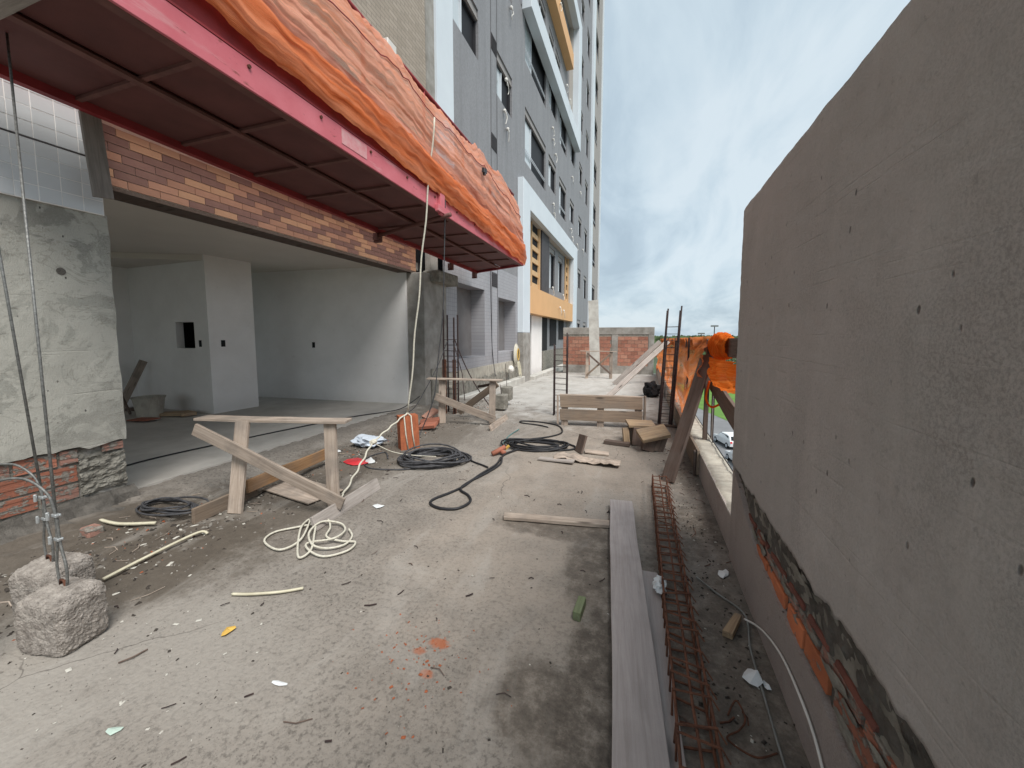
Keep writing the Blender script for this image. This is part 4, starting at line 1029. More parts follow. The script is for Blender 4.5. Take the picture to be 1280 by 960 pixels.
def bun_fn(u, v):
    y = 3.05 + 1.85 * u
    s = math.sin(math.pi * min(1, u * .96 + .04)) ** .6
    top = 1.28 - .02 * u; h = .05 + .18 * s
    z = top - h * v + .02 * nz(y, v * 3, 2, 4) - .10 * u * v
    x = .80 - .05 + .06 * math.sin(v * 3.1) - .02 - .13 * math.sin(math.pi * v) * s + .035 * math.sin(y * 17 + v * 5) * (1 - .3 * v) + .02 * nz(y * 5, v * 4, 7, 1)
    return (x, y, z)
sheet('net_bunch', bun_fn, 90, 24, M['netroll'], FN, (3, 1))
mb = MB(); mb.tube(curve_pts([(.72, 4.75, 1.0), (.7, 4.8, .8), (.74, 4.7, .72), (.78, 4.5, .78)]), .012, 5); mb.obj('net_strand', M['netroll'], FN)

# leaning planks
o = board('leaning_plank', (.285, 4.18, -.0), (.715, 4.95, 1.28), .165, .032, M['wooddark'], None, (-.75, -.55, .6)); tag(o, 'dark weathered plank leaning against the railing at the near end of the orange net', 'plank')
o = board('leaning_plank', (.33, 4.75, -.0), (.70, 5.15, 1.0), .10, .025, M['wooddark'], None, (-.8, -.5, .5)); tag(o, 'narrow dark plank leaning just behind the widest leaning plank', 'plank')
o = board('leaning_plank', (-.86, 9.1, .0 + gz(9)), (.62, 10.6, 1.36), .13, .03, M['woodgrey'], None, (-.25, -1, .3)); tag(o, 'long grey plank propped from the floor behind the wooden panel up to the railing', 'plank')
o = board('leaning_plank', (-.90, 13.9, -.18), (.60, 14.6, 1.30), .16, .03, M['woodgrey'], None, (-.25, -1, .3)); tag(o, 'farthest grey plank propped from the floor near the brick wall up to the railing', 'plank')

# ------------------------------------------------------------------ brick wall closing the terrace
EW = thing('end_brick_wall', (-1.5, 18.1, -.2), 'unfinished red hollow brick wall with concrete ties closing the far end of the terrace', 'wall')
EY = 18.0
mb = MB(); mb.box(-3.5, .49, EY + .012, EY + .15, -.3, 1.56); mb.obj('mortar_bed', M['mortar'], EW)
mb = MB(); mb.box(-3.5, .50, EY - .01, EY + .16, 1.56, 1.88); mb.box(.26, .50, EY - .008, EY + .16, -.3, 1.56); mb.box(-1.30, -1.03, EY - .006, EY + .16, -.3, 1.559)
mb.box(-3.5, .26, EY - .012, EY + .16, -.3, .16); mb.obj('concrete_frame', M['conc'], EW, bevel=.01)
bw_, bhh = .285, .1645
bcache = {}
def clay(L, k):
    key = (round(L, 2), k)
    if key not in bcache:
        hb = MB()
        for q in range(4): hb.box(0, L - .012, -.0 - (.004 if q % 2 else 0), .02, q * (bhh - .014) / 4 + .001, (q + 1) * (bhh - .014) / 4 - .003)
        bcache[key] = _mesh(hb, 'brick', M['clayfar'] if k else M['clayfar2'])
    return bcache[key]
r = 0; z = .165
while z + bhh < 1.60:
    for (a, b_) in ((-3.49, -1.305), (-1.025, .255)):
        x = a; L = bw_ if r % 2 else bw_ * .5
        while x < b_ - .05:
            L = min(L, b_ - x)
            mesh_obj('brick', clay(L, random.randrange(2)), EW, Vector((x, EY - .002 + random.uniform(0, .006), z)) - EW.location)
            x += L; L = bw_
    z += bhh; r += 1
o = board('timber_post', (-1.86, 16.75, -.2), (-2.02, 16.9, 3.0), .42, .06, M['concpale'], None, (-.1, 1, 0)); tag(o, 'tall pale board standing upright in front of the far brick wall', 'board')

# ------------------------------------------------------------------ sawhorse barriers
GT = 'wooden trestles standing on the terrace'
t1 = thing('trestle', (-3.0, 2.4, 0), 'nearest wooden trestle with a long diagonal brace, in front of the open room', 'trestle', GT)
board('top_board', (-3.72, 2.36, .775), (-2.44, 2.745, .745), .15, .024, M['wood'], t1, (0, 0, 1), wob=.008)
board('leg', (-3.235, 2.265, .0), (-3.30, 2.43, .76), .12, .03, M['wood'], t1, (-.3, 1, 0))
board('leg', (-2.50, 2.60, .0), (-2.59, 2.68, .745), .105, .03, M['wood'], t1, (-.3, 1, 0))
board('diagonal_brace', (-3.56, 2.20, .72), (-2.33, 2.52, .10), .10, .026, M['wood'], t1, (.25, -1, .05))
board('foot_board', (-3.36, 2.02, .06), (-3.42, 2.62, .06), .125, .028, M['woodbrown'], t1, (1, .05, 0))
board('rear_board', (-3.33, 2.45, .15), (-3.42, 3.50, .15), .12, .028, M['woodorange'], t1, (1, .1, 0))
board('foot_board', (-2.36, 2.23, .055), (-2.43, 3.10, .05), .115, .028, M['woodgrey'], t1, (1, .05, .3))
t2 = thing('trestle', (-2.9, 6.2, 0), 'middle wooden trestle with crossed braces beside the rebar and pillar', 'trestle', GT)
board('top_board', (-3.50, 5.86, .765), (-2.26, 6.22, .74), .14, .024, M['wood'], t2, (0, 0, 1))
board('leg', (-3.23, 5.86, 0), (-3.26, 5.95, .75), .12, .03, M['wood'], t2, (-.3, 1, 0))
board('leg', (-2.40, 6.10, 0), (-2.42, 6.18, .74), .11, .03, M['wood'], t2, (-.3, 1, 0))
board('diagonal_brace', (-3.32, 5.80, .47), (-2.30, 5.98, .10), .12, .026, M['wood'], t2, (.2, -1, .05))
board('diagonal_brace', (-3.20, 6.45, .08), (-2.40, 6.36, .66), .12, .026, M['woodbrown'], t2, (.2, -1, .05))
board('side_brace', (-3.05, 7.0, .50), (-2.45, 6.30, .66), .05, .022, M['wooddark'], t2, (.2, -1, .05))
board('foot_board', (-2.24, 5.60, .04), (-2.29, 6.55, .04), .10, .028, M['wood'], t2, (1, .05, .4))
t3 = thing('trestle', (-1.6, 15.7, -.2), 'farthest wooden trestle with a dark cross brace in front of the brick wall', 'trestle', GT)
board('top_board', (-2.35, 15.6, .90), (-.95, 15.85, .88), .14, .03, M['wood'], t3, (0, 0, 1))
board('leg', (-2.07, 15.6, -.2), (-2.05, 15.6, .88), .12, .04, M['wood'], t3, (-.2, 1, 0))
board('leg', (-1.15, 15.8, -.2), (-1.15, 15.8, .87), .12, .04, M['wood'], t3, (-.2, 1, 0))
board('diagonal_brace', (-2.05, 15.52, .82), (-1.15, 15.7, .0), .07, .03, M['wooddark'], t3, (.2, -1, 0))
board('diagonal_brace', (-2.05, 15.56, -.05), (-1.15, 15.74, .8), .07, .03, M['woodbrown'], t3, (.2, -1, 0))
o = board('plywood_offcut', (-3.42, 2.86, .02), (-2.72, 2.74, .025), .36, .015, M['wood'], None, (0, 0, 1)); tag(o, 'flat piece of stained plywood on the floor under the nearest trestle', 'plywood')

# ------------------------------------------------------------------ wooden formwork panel and timber pile
fp = thing('formwork_panel', (-.62, 6.5, 0), 'wooden formwork panel of two wide boards standing on edge across the terrace', 'formwork')
board('board', (-1.275, 6.34, .415), (.035, 6.52, .415), .20, .026, M['woodbrown'], fp, (.13, -1, 0))
board('board', (-1.275, 6.34, .19), (.035, 6.52, .185), .185, .026, M['woodbrown'], fp, (.13, -1, 0))
for x, y in ((-1.20, 6.375), (-.62, 6.455), (-.03, 6.535)): board('batten', (x, y, .0), (x, y, .50), .11, .026, M['wood'], fp, (.13, -1, 0))
board('top_strip', (-1.29, 6.40, .515), (.05, 6.58, .515), .05, .02, M['wood'], fp, (0, 0, 1))
board('end_strip', (-1.31, 6.33, .03), (-1.31, 6.33, .52), .03, .028, M['wood'], fp, (.13, -1, 0))
board('end_batten', (.07, 6.66, .03), (.07, 6.66, .52), .11, .028, M['wood'], fp, (1, .13, 0))
pile = [((-.17, 5.62, .27), (.19, 5.70, .265), .26, .035, 'woodcut', (0, -.12, 1), 'pale plank offcut lying on top of the timber pile'),
        ((.00, 5.22, .20), (.34, 5.34, .275), .24, .05, 'woodcut', (.2, -.3, .9), 'thick tan block tilted at the right front of the timber pile'),
        ((-.02, 5.50, .0), (.0, 5.52, .24), .17, .10, 'wooddark', (.2, -1, .1), 'dark brown block standing upright under the pale offcut of the timber pile'),
        ((.10, 5.28, .0), (.13, 5.32, .17), .15, .12, 'wooddark', (.2, -1, .1), 'dark block standing under the tilted tan block of the timber pile'),
        ((-.16, 5.46, .0), (-.19, 5.52, .23), .09, .035, 'woodcut', (.5, -1, .1), 'slim tan chip of wood leaning at the left of the timber pile'),
        ((.22, 5.30, .0), (.28, 5.34, .19), .13, .08, 'wooddark', (.5, -1, .1), 'dark wedge of wood at the right end of the timber pile'),
        ((-.05, 5.62, .0), (-.09, 5.64, .24), .20, .12, 'woodbrown', (0, -1, .1), 'brown block at the back carrying the pale offcut of the timber pile'),
        ((-.46, 5.46, .03), (-.12, 5.40, .03), .10, .045, 'wooddark', (0, 0, 1), 'dark flat stick sticking out left from under the timber pile')]
for a, b_, w_, t_, mm, nr, lb in pile:
    o = board('timber_offcut', a, b_, w_, t_, M[mm], None, nr); tag(o, lb, 'wood offcut', 'timber offcuts in the pile by the railing')
o = board('clay_tile', (-.735, 4.90, .005), (-.69, 4.98, .22), .19, .025, M['wooddark'], None, (-.75, -.5, .25)); tag(o, 'brownish square board piece standing on edge beside the hose coil', 'board')
o = board('board_piece', (-.66, 4.92, .03), (-.36, 4.93, .012), .12, .02, M['wood'], None, (0, 0, 1)); tag(o, 'small tan board lying flat right of the upright square piece', 'board')
def crumple(name, x0, x1, y0, y1, amp, mat, lb, cat):
    o = sheet(name, lambda u, v: (x0 + (x1 - x0) * u, y0 + (y1 - y0) * v + .03 * math.sin(u * 5), .03 + amp * abs(nz(u * 3, v * 1.5, 3, 1)) + .015 * math.sin(u * 9)), 40, 10, mat)
    sm = o.modifiers.new('solid', 'SOLIDIFY'); sm.thickness = .008; tag(o, lb, cat); return o
crumple('plywood_strip', -.98, -.20, 4.45, 4.66, .05, M['wood'], 'warped pale veneer strip lying on the floor before the hose coil', 'veneer strip')
o = board('board_piece', (-1.15, 4.47, .02), (-.72, 4.44, .03), .10, .02, M['woodgrey'], None, (0, 0, 1)); tag(o, 'small grey board under the left end of the warped veneer strip', 'board')

# ------------------------------------------------------------------ planks in the right foreground
o = board('plank', (-.139, 3.42, .045), (.098, .50, .05), .188, .042, M['woodplank'], None, (0, 0, 1), wob=.004); tag(o, 'widest grey plank lying lengthwise in the right foreground', 'plank')
o = board('plank', (.062, 2.46, .018), (.158, .50, .018), .135, .03, M['woodplank'], None, (0, 0, 1), wob=.003); tag(o, 'second grey plank half under the widest one, next to the rusty cage', 'plank')
o = board('batten', (-1.04, 2.90, .02), (-.20, 3.03, .022), .085, .028, M['wood'], None, (0, 0, 1)); tag(o, 'short pale batten meeting the wide plank at a right angle', 'batten')
o = board('wood_block', (-.289, 1.93, .027), (-.276, 2.07, .027), .042, .05, M['woodgreen'], None, (0, 0, 1)); tag(o, 'small greenish wooden block on the floor left of the wide plank', 'wood block')
o = board('wood_block', (.44, 2.05, .02), (.52, 2.20, .03), .045, .035, M['woodcut'], None, (0, 0, 1), taper=.3); tag(o, 'split tan piece of wood beside the wall foot on the right', 'wood scrap')
# dark rusty column cage lying along them
GC = thing('rebar_cage', (.2, 2.5, 0), 'long rusty rebar cage lying flat on the floor between plank and right wall', 'rebar cage')
def lerp(a, b_, t): return Vector(a) + (Vector(b_) - Vector(a)) * t
cA, cB = (.197, 4.02, .07), (.226, .55, .07)
for (dx, dz) in ((-.062, -.05), (.062, -.05), (-.062, .05), (.062, .05), (.0, .05)):
    mb = MB(); pts = []
    for i in range(30):
        t = i / 29; p = lerp(cA, cB, t); pts.append((p.x + dx * (1 + .05 * t) + .004 * noise.noise(Vector((t * 9, dx * 30, dz * 30))), p.y, p.z + dz + .004 * noise.noise(Vector((t * 9, dx * 50, 3)))))
    mb.tube(pts, .0062, 6); mb.obj('bar', M['rustdark2'], GC, smooth=True)
ns = 36
for i in range(ns):
    t = (i + .3) / ns; t = t ** .92; p = lerp(cA, cB, t); w_ = .067 * (1 + .03 * t) ; h_ = .058; sk = random.uniform(-.02, .02); sk2 = random.uniform(-.025, .025); tl = random.uniform(-.006, .006)
    q = [(p.x - w_, p.y + sk, p.z - h_), (p.x - w_, p.y + sk + sk2, p.z + h_), (p.x + w_, p.y - sk + sk2, p.z + h_ + tl), (p.x + w_, p.y - sk, p.z - h_), (p.x - w_, p.y + sk, p.z - h_ + .004)]
    mb = MB(); mb.tube(q, .0052, 5); mb.tube([(p.x + w_, p.y - sk + sk2, p.z + h_), (p.x + w_ + .025, p.y - sk + sk2 - .03, p.z + h_ - .02)], .003, 4)
    mb.obj('stirrup', M['rustdark2'], GC)
# standing rebar columns
def cage(name, base, hh, wx, wy, lean, label, mat, n, r=.009, extra=None, zst=0, skip=1.0):
    G = thing(name, base, label, 'rebar column', 'rebar column starters on the terrace'); bx_, by_, bz_ = base
    for sx in (-1, 1):
        for sy in (-1, 1):
            mb = MB(); top_ = hh * (1 if extra is None else extra[(sx > 0) * 2 + (sy > 0)])
            mb.tube([(bx_ + sx * wx / 2 + lean[0] * t * top_ , by_ + sy * wy / 2 + lean[1] * t * top_, bz_ + top_ * t) for t in (0, .25, .5, .75, 1)], r, 6); mb.obj('bar', mat, G, smooth=True)
    for i in range(n):
        z = zst + (hh * skip - zst) * (i + .5) / n; ox, oy = lean[0] * z, lean[1] * z; mb = MB(); a, b_ = wx / 2 + .01, wy / 2 + .01; tz = random.uniform(-.012, .012)
        mb.tube([(bx_ + ox - a, by_ + oy - b_, bz_ + z), (bx_ + ox + a, by_ + oy - b_, bz_ + z + tz), (bx_ + ox + a, by_ + oy + b_, bz_ + z + tz), (bx_ + ox - a, by_ + oy + b_, bz_ + z), (bx_ + ox - a, by_ + oy - b_, bz_ + z)], .004, 4)
        mb.obj('stirrup', mat, G)
    return G
cage('rebar_column', (-1.43, 7.15, 0), 1.56, .24, .08, (0, 0), 'tall thin rebar column standing left of the wooden panel', M['rustdark'], 12, .013, (.86, .84, 1.0, .98), skip=.84)
cR = cage('rebar_column', (.40, 6.95, 0), 1.98, .20, .22, (.045, .0), 'tallest dark rebar column standing before the orange net on the right', M['rustdark'], 15, .0125, (.98, .97, 1.0, .97), skip=.86)
mb = MB()
for dx, dy in ((-.10, -.07), (-.085, -.1), (.075, -.1), (.10, -.075), (.08, .1), (-.08, .09)): mb.tube([(.40 + dx, 6.95 + dy, 0), (.40 + dx + .063, 6.95 + dy, 1.42)], .018, 6)
mb.obj('starter_bars', M['rustdark'], cR)
board('base_plank', (.20, 6.83, .02), (.60, 6.8, .02), .09, .03, M['wooddark'], cR)
cL = cage('rebar_column', (-3.48, 6.70, .0), 1.90, .22, .16, (.0, .0), 'rebar column of tangled dark bars standing behind the middle trestle', M['rustdark'], 14, .016, (1.05, 1.0, .97, 1.0), skip=.78)
mb = MB()
for dx, dy in ((-.075, -.06), (-.06, -.075), (.065, -.07), (.075, -.05), (-.09, -.07)): mb.tube([(-3.48 + dx * 1.4, 6.70 + dy, 0), (-3.48 + dx * 1.4, 6.70 + dy, 1.05)], .024, 6)
mb.obj('starter_bars', M['rust'], cL)
mb = MB(); mb.tube(curve_pts([(-3.40, 6.65, 1.50), (-3.2, 6.68, 1.0), (-3.0, 6.72, .6), (-2.75, 6.8, .2)]), .011, 5); mb.tube([(-3.40, 6.64, 1.4), (-3.2, 6.6, .8), (-3.1, 6.5, .3)], .008, 5); mb.obj('bent_bar', M['rustdark'], cL)
mb = MB(); mb.tube([(.655, 6.3, .3), (.66, 6.3, 1.47)], .014, 6); tag(mb.obj('iron_rod', M['rustdark']), 'single dark iron rod standing against the orange net', 'iron rod')

# ------------------------------------------------------------------ ropes, cables, hoses
def rope(name, ctrl, r, mat, label, cat, n=10, sides=6, group=None):
    mb = MB(); mb.tube(curve_pts(ctrl, n), r, sides); o = mb.obj(name, mat, smooth=True); return tag(o, label, cat, group)
HB = thing('hollow_brick', (-2.93, 4.40, 0), 'orange hollow clay brick standing upright, tied with white rope', 'brick')
def hbrick():
    ax = Vector((.19, .22, 0)).normalized(); ay = Vector((-ax.y, ax.x, 0)); c = Vector((-2.93, 4.40, 0)); mb = MB(); n = 12; w_ = .125
    for face in (0, 1):
        pass
    prof = []
    for i in range(n):
        s0, s1 = -w_ + 2 * w_ * i / n, -w_ + 2 * w_ * (i + 1) / n; d = -.075 + (.004 if i % 2 else 0); lean = .05
        v = []
        for z in (0, .44):
            for s_, dd in ((s0, d), (s1, d), (s1, .07), (s0, .07)):
                p = c + ax * s_ + ay * (dd + z * .12); v.append((p.x, p.y, z))
        mb.add(v, [(0, 3, 2, 1), (4, 5, 6, 7), (0, 1, 5, 4), (1, 2, 6, 5), (2, 3, 7, 6), (3, 0, 4, 7)])
    return mb, c, ax, ay
mb, c, ax, ay = hbrick(); mb.obj('clay_body', M['hollowbrick'], HB)
mb = MB()
for s_ in (-.055, .035):
    mb.tube([c + ax * (s_ + .02) + ay * -.085 + Vector((0, 0, .005)), c + ax * s_ + ay * (-.085 + .2 * .12) + Vector((0, 0, .2)), c + ax * (s_ - .01) + ay * (-.085 + .44 * .12) + Vector((0, 0, .44)), c + ax * (-.01) + ay * 0 + Vector((0, 0, .475))], .009, 6)
mb.obj('rope_loop', M['rope'], HB, smooth=True)
tp = c + Vector((0, 0, .475))
def hang(a, b_, sag, n=24):
    return [lerp(a, b_, i / n) + Vector((.01 * math.sin(i), 0, -sag * math.sin(math.pi * i / n))) for i in range(n + 1)]
mb = MB(); mb.tube(hang((-2.52, 4.5, 4.2), tp, 0), .011, 6); kn = Vector((-2.97, 3.75, .29))
mb.tube(hang(tp + Vector((-.02, 0, 0)), (-2.98, 3.72, .25), .0), .010, 6); mb.tube(hang((-2.98, 3.72, .25), (-2.60, 2.82, .03), .01), .010, 6)
mb.tube(curve_pts([(-2.60, 2.82, .03), (-2.5, 2.6, .02), (-2.48, 2.40, .02), (-2.42, 2.30, .015)]), .009, 6)
tag(mb.obj('white_rope', M['rope'], smooth=True), 'white rope hanging from the orange net to the brick and on to the trestle', 'rope')
o = lump('rope_knot', (-2.97, 3.73, .255), (.04, .05, .035), M['rope'], None, 3, 2, .3); tag(o, 'knot in the white rope between the brick and the nearest trestle', 'knot')
rope('white_rope', [(-2.97, 3.72, .25), (-2.80, 3.85, .12), (-2.6, 4.0, .05), (-2.35, 4.1, .03)], .005, M['rope'], 'thin white rope end running from the knot towards the hose coil', 'rope')
rope('white_rope', [(-2.42, 2.30, .02), (-2.50, 2.22, .02), (-2.60, 2.10, .02), (-2.55, 1.98, .02), (-2.35, 1.93, .02), (-2.30, 2.05, .03), (-2.42, 2.25, .04), (-2.50, 2.33, .03), (-2.44, 2.20, .04), (-2.28, 2.02, .03), (-2.14, 1.90, .02),
                    (-2.13, 1.99, .03), (-2.28, 2.17, .04), (-2.42, 2.34, .04), (-2.36, 2.38, .03), (-2.24, 2.28, .03), (-2.16, 2.16, .03), (-2.02, 2.16, .02), (-1.92, 2.18, .02), (-1.90, 2.08, .015), (-2.0, 1.97, .015), (-2.14, 1.98, .03), (-2.22, 2.05, .03),
                    (-2.08, 2.14, .04), (-2.10, 2.28, .03), (-2.22, 2.36, .03), (-2.34, 2.30, .05), (-2.30, 2.14, .05), (-2.16, 2.03, .04), (-2.05, 2.05, .02), (-1.97, 2.13, .02), (-2.0, 2.24, .02), (-2.1, 2.32, .02)], .0078, M['rope'],
     'tangled loops of thick white rope on the floor in front of the nearest trestle', 'rope', 8)
rope('black_cable', [(-2.62, 4.95, 3.5), (-2.66, 4.96, 2.6), (-2.72, 5.0, 1.8), (-2.80, 5.0, 1.2), (-2.86, 4.95, .6), (-3.05, 4.9, .10), (-3.0, 4.7, .02)], .008, M['blackcable2'], 'dark cable hanging from the red platform down past the rebar column', 'cable')
rope('black_cable', [(-4.0, 5.6, .12), (-3.7, 5.7, .25), (-3.6, 6.0, .6), (-3.52, 6.3, 1.0), (-3.5, 6.6, 1.4)], .007, M['blackcable2'], 'thin dark cable rising from the threshold to the rebar column', 'cable')
mb = MB(); mb.tube(curve_pts([(-4.25, 10.6, 6.0), (-4.22, 10.65, 3.0), (-4.2, 10.7, 1.2), (-4.1, 10.7, .3)]), .012, 5)
tag(mb.obj('facade_cable', M['blackcable2']), 'black cable hanging down the tiled facade between its two openings', 'cable')
def coil(name, c, rx, ry, loops, r, mat, seed, label, tail=None, rot=0, zh=.05, cat='hose'):
    rr = random.Random(seed); pts = []; n = 22
    for i in range(loops * n):
        a = i / n * 2 * math.pi; k_ = i / (loops * n)
        q = 1 - .42 * rr.random() * 0 - .38 * abs(math.sin(k_ * loops * 1.31 + seed)); ox = .10 * rx * math.sin(k_ * loops * 2.3 + seed); oy = .10 * ry * math.cos(k_ * loops * 1.7)
        x, y = rx * q * math.cos(a) + ox, ry * q * math.sin(a) + oy
        pts.append((c[0] + x * math.cos(rot) - y * math.sin(rot), c[1] + x * math.sin(rot) + y * math.cos(rot), c[2] + r + zh * (.5 + .5 * math.sin(a * 1.5 + k_ * 9)) * k_ + .004))
    if tail: pts += curve_pts([pts[-1]] + tail, 10)[1:]
    mb = MB(); mb.tube(pts, r, 6); o = mb.obj(name, mat, smooth=True); return tag(o, label, cat)
coil('hose_coil', (-2.36, 4.02, .0), .44, .33, 16, .011, M['blackcable2'], 2, 'big tangled coil of black cable on the floor by the orange brick', None, .35, .10, 'cable coil')
rope('black_cable', [(-2.9, 3.9, .01), (-3.1, 4.1, .01), (-3.15, 3.8, .01), (-2.9, 3.55, .01), (-2.55, 3.6, .01), (-2.3, 3.75, .02)], .009, M['blackcable2'], 'loose turn of black cable left of the big coil', 'cable')
rope('black_cable', [(-2.4, 4.4, .05), (-2.1, 4.35, .02), (-1.9, 4.15, .01), (-1.72, 4.05, .01), (-1.62, 3.98, .015)], .010, M['blackcable'], 'black cable joining the big coil to the plug connection', 'cable')
coil('hose_coil', (-1.33, 5.02, .0), .50, .27, 7, .012, M['blackcable'], 5, 'smaller open coil of black cable on the floor before the wooden panel', None, .1, .05, 'cable coil')
rope('black_hose', [(-1.50, 5.3, .012), (-1.25, 5.55, .012), (-1.14, 5.85, .012), (-1.28, 6.25, .012), (-1.6, 6.42, .012), (-1.95, 6.42, .012), (-1.93, 6.28, .012), (-1.6, 6.2, .012), (-1.42, 6.1, .012)], .012, M['blackcable'], 'loop of black hose winding up towards the thin rebar column', 'hose')
rope('black_hose', [(-1.60, 4.35, .02), (-1.57, 4.10, .012), (-1.62, 3.72, .012), (-1.64, 3.40, .012), (-1.69, 3.22, .012), (-1.77, 3.02, .012), (-1.73, 2.92, .012), (-1.60, 2.88, .012), (-1.47, 2.93, .012), (-1.43, 3.08, .012), (-1.50, 3.20, .014), (-1.63, 3.30, .018), (-1.64, 3.5, .012), (-1.56, 3.85, .012), (-1.53, 4.15, .012), (-1.60, 4.45, .02), (-1.5, 4.75, .02)],
     .0125, M['blackcable'], 'black hose making a long narrow loop on the bare middle of the floor', 'hose')
pg = thing('plug_connector', (-1.68, 4.5, 0), 'red plug connector where the black cables meet on the floor', 'connector')
mb = MB(); mb.tube([(-1.74, 4.42, .03), (-1.62, 4.56, .09)], .03, 8); mb.tube([(-1.70, 4.56, .04), (-1.60, 4.48, .04)], .028, 8); mb.obj('red_housing', M['redbrick'], pg, smooth=True)
mb = MB(); mb.tube([(-1.63, 4.58, .05), (-1.58, 4.60, .10)], .02, 6); mb.obj('yellow_cap', M['yellow'], pg)
rope('blue_cord', [(-1.72, 4.6, .02), (-1.80, 5.0, .01), (-1.85, 5.4, .01), (-1.82, 5.8, .02)], .007, simple('teal_cord', (.10, .22, .22)), 'thin teal cord running back from the red plug connector', 'cord')
# steel cables with concrete weights
GW = 'concrete counterweights hung on steel cables'
def weight(c, r, rot, label, seed):
    t = thing('counterweight', (c[0], c[1], 0), label, 'concrete weight', GW)
    bm = bmesh.new(); bmesh.ops.create_cube(bm, size=2); bmesh.ops.subdivide_edges(bm, edges=bm.edges, cuts=44, use_grid_fill=True)
    for v in bm.verts:
        p = v.co.copy(); l = (abs(p.x) ** 7 + abs(p.y) ** 7 + abs(p.z) ** 7) ** (1 / 7)
        p = p / l * (1 + .035 * noise.fractal(p * 2 + Vector((seed, 0, 0)), .8, 2, 4) + .028 * noise.fractal(p * 9 + Vector((seed, 4, 0)), .7, 2.1, 5) - .035 * max(0, noise.noise(p * 17 + Vector((seed, 1, 7))) - .12) + .012 * noise.noise(p * 40))
        if p.z > .5: p.z -= .18 * max(0, -p.y) 
        v.co = Vector((p.x * r[0], p.y * r[1], p.z * r[2]))
    bmesh.ops.rotate(bm, verts=bm.verts, cent=(0, 0, 0), matrix=Matrix.Rotation(rot, 3, 'Z')); bmesh.ops.translate(bm, verts=bm.verts, vec=(0, 0, r[2] * .97))
    me = bpy.data.meshes.new('block'); bm.to_mesh(me); bm.free(); me.materials.append(M['blockconc']); link(bpy.data.objects.new('block', me), t)
    return t
def cable_set(c, ztop, rt, px, label, ptop):
    x, y = c; r = .0068
    g = thing('steel_cable', (x, y, ztop), label, 'steel cable', 'steel cables hanging beside the column')
    mb = MB(); mb.tube([ptop, (x, y, ztop + .33)], r, 6); mb.obj('main_strand', M['cable'], g, smooth=True)
    mb = MB(); mb.tube(curve_pts([(x, y, ztop + .36), (x - .03, y - .01, ztop + .47), (x - .14, y - .04, ztop + .54), (x - .28, y - .09, ztop + .52), (x - .40, y - .14, ztop + .42)]), r * .9, 6); mb.obj('tail_strand', M['cable'], g, smooth=True)
    mb = MB(); mb.tube(curve_pts([(x, y, ztop + .36), (x - .012, y, ztop + .22), (x - .035, y, ztop + .10), (x - .02, y, ztop + .0), (x + .03, y, ztop + .0), (x + .045, y, ztop + .10), (x + .014, y, ztop + .22), (x + .006, y, ztop + .36)]), r * .85, 6); mb.obj('end_loop', M['cable'], g, smooth=True)
    mb = MB(); mb.tube([(x - .04, y, ztop - .06), (x - .014, y, ztop + .03), (x + .014, y, ztop + .03), (x + .045, y, ztop - .05)], r, 6); mb.obj('lifting_eye', M['rust'], g, smooth=True)
    for z in (ztop + .36, ztop + .24):
        mb = MB(); mb.box(x - .02, x + .02, y - .010, y + .012, z - .007, z + .008); mb.tube([(x - .034, y, z), (x + .038, y, z + .008)], .0045, 6); mb.tube([(x - .02, y - .02, z - .02), (x - .02, y - .02, z + .02)], .008, 6)
        mb.obj('clamp', M['clamp'], g, bevel=.003)
weight((-2.655, 1.0), (.135, .105, .14), .18, 'nearest rough concrete block weight at the bottom left corner', 1)
weight((-3.03, 1.12), (.14, .11, .14), .15, 'rough concrete block weight half hidden behind the nearest block', 6)
cable_set((-2.68, 1.02), .27, 0, 0, 'steel cable with clamps holding the nearest concrete block at the left', (-3.62, 1.386, 3.30))
cable_set((-3.05, 1.12), .27, 0, 0, 'steel cable with clamps holding the rear concrete block at the left', (-3.40, 1.13, 3.25))
coil('grey_hose_coil', (-2.78, .62, .42), .10, .10, 4, .012, M['blackcable2'], 9, 'small grey hose coil at the left picture edge behind the concrete blocks', None, 0, .25, 'cable coil')
rope('grey_hose', [(-2.86, .70, .55), (-2.80, .72, .45), (-2.72, .74, .30), (-2.74, .74, .18), (-2.85, .72, .06)], .012, M['greysteel'], 'grey hose end hanging beside the concrete blocks at the left edge', 'hose')
for (x, y, rr_, lb, sd_) in ((-2.66, 7.28, .13, 'small concrete block weight hanging right of the middle trestle', 3), (-2.78, 7.95, .14, 'second small concrete block weight just behind the first one', 4)):
    t = thing('hanging_weight', (x, y, 0), lb, 'concrete weight', 'small concrete weights by the facade')
    mb = MB(); z0 = .03 if sd_ == 3 else .10; mb.box(x - .11, x + .11, y - .11, y + .11, z0, z0 + .30); mb.obj('block', M['mortar'], t, bevel=.02)
    mb = MB(); mb.tube([(x, y, z0 + .30), (x - .03, y, z0 + .8 if sd_ == 4 else z0 + .5)], .006); mb.obj('wire', M['rustdark'], t)
# loops of grey cable at the column foot
coil('cable_coil', (-3.78, 2.10, .035), .34, .15, 6, .008, M['blackcable2'], 4, 'grey cable loops lying in the dirt at the foot of the concrete column', None, .12, .05, 'cable coil')
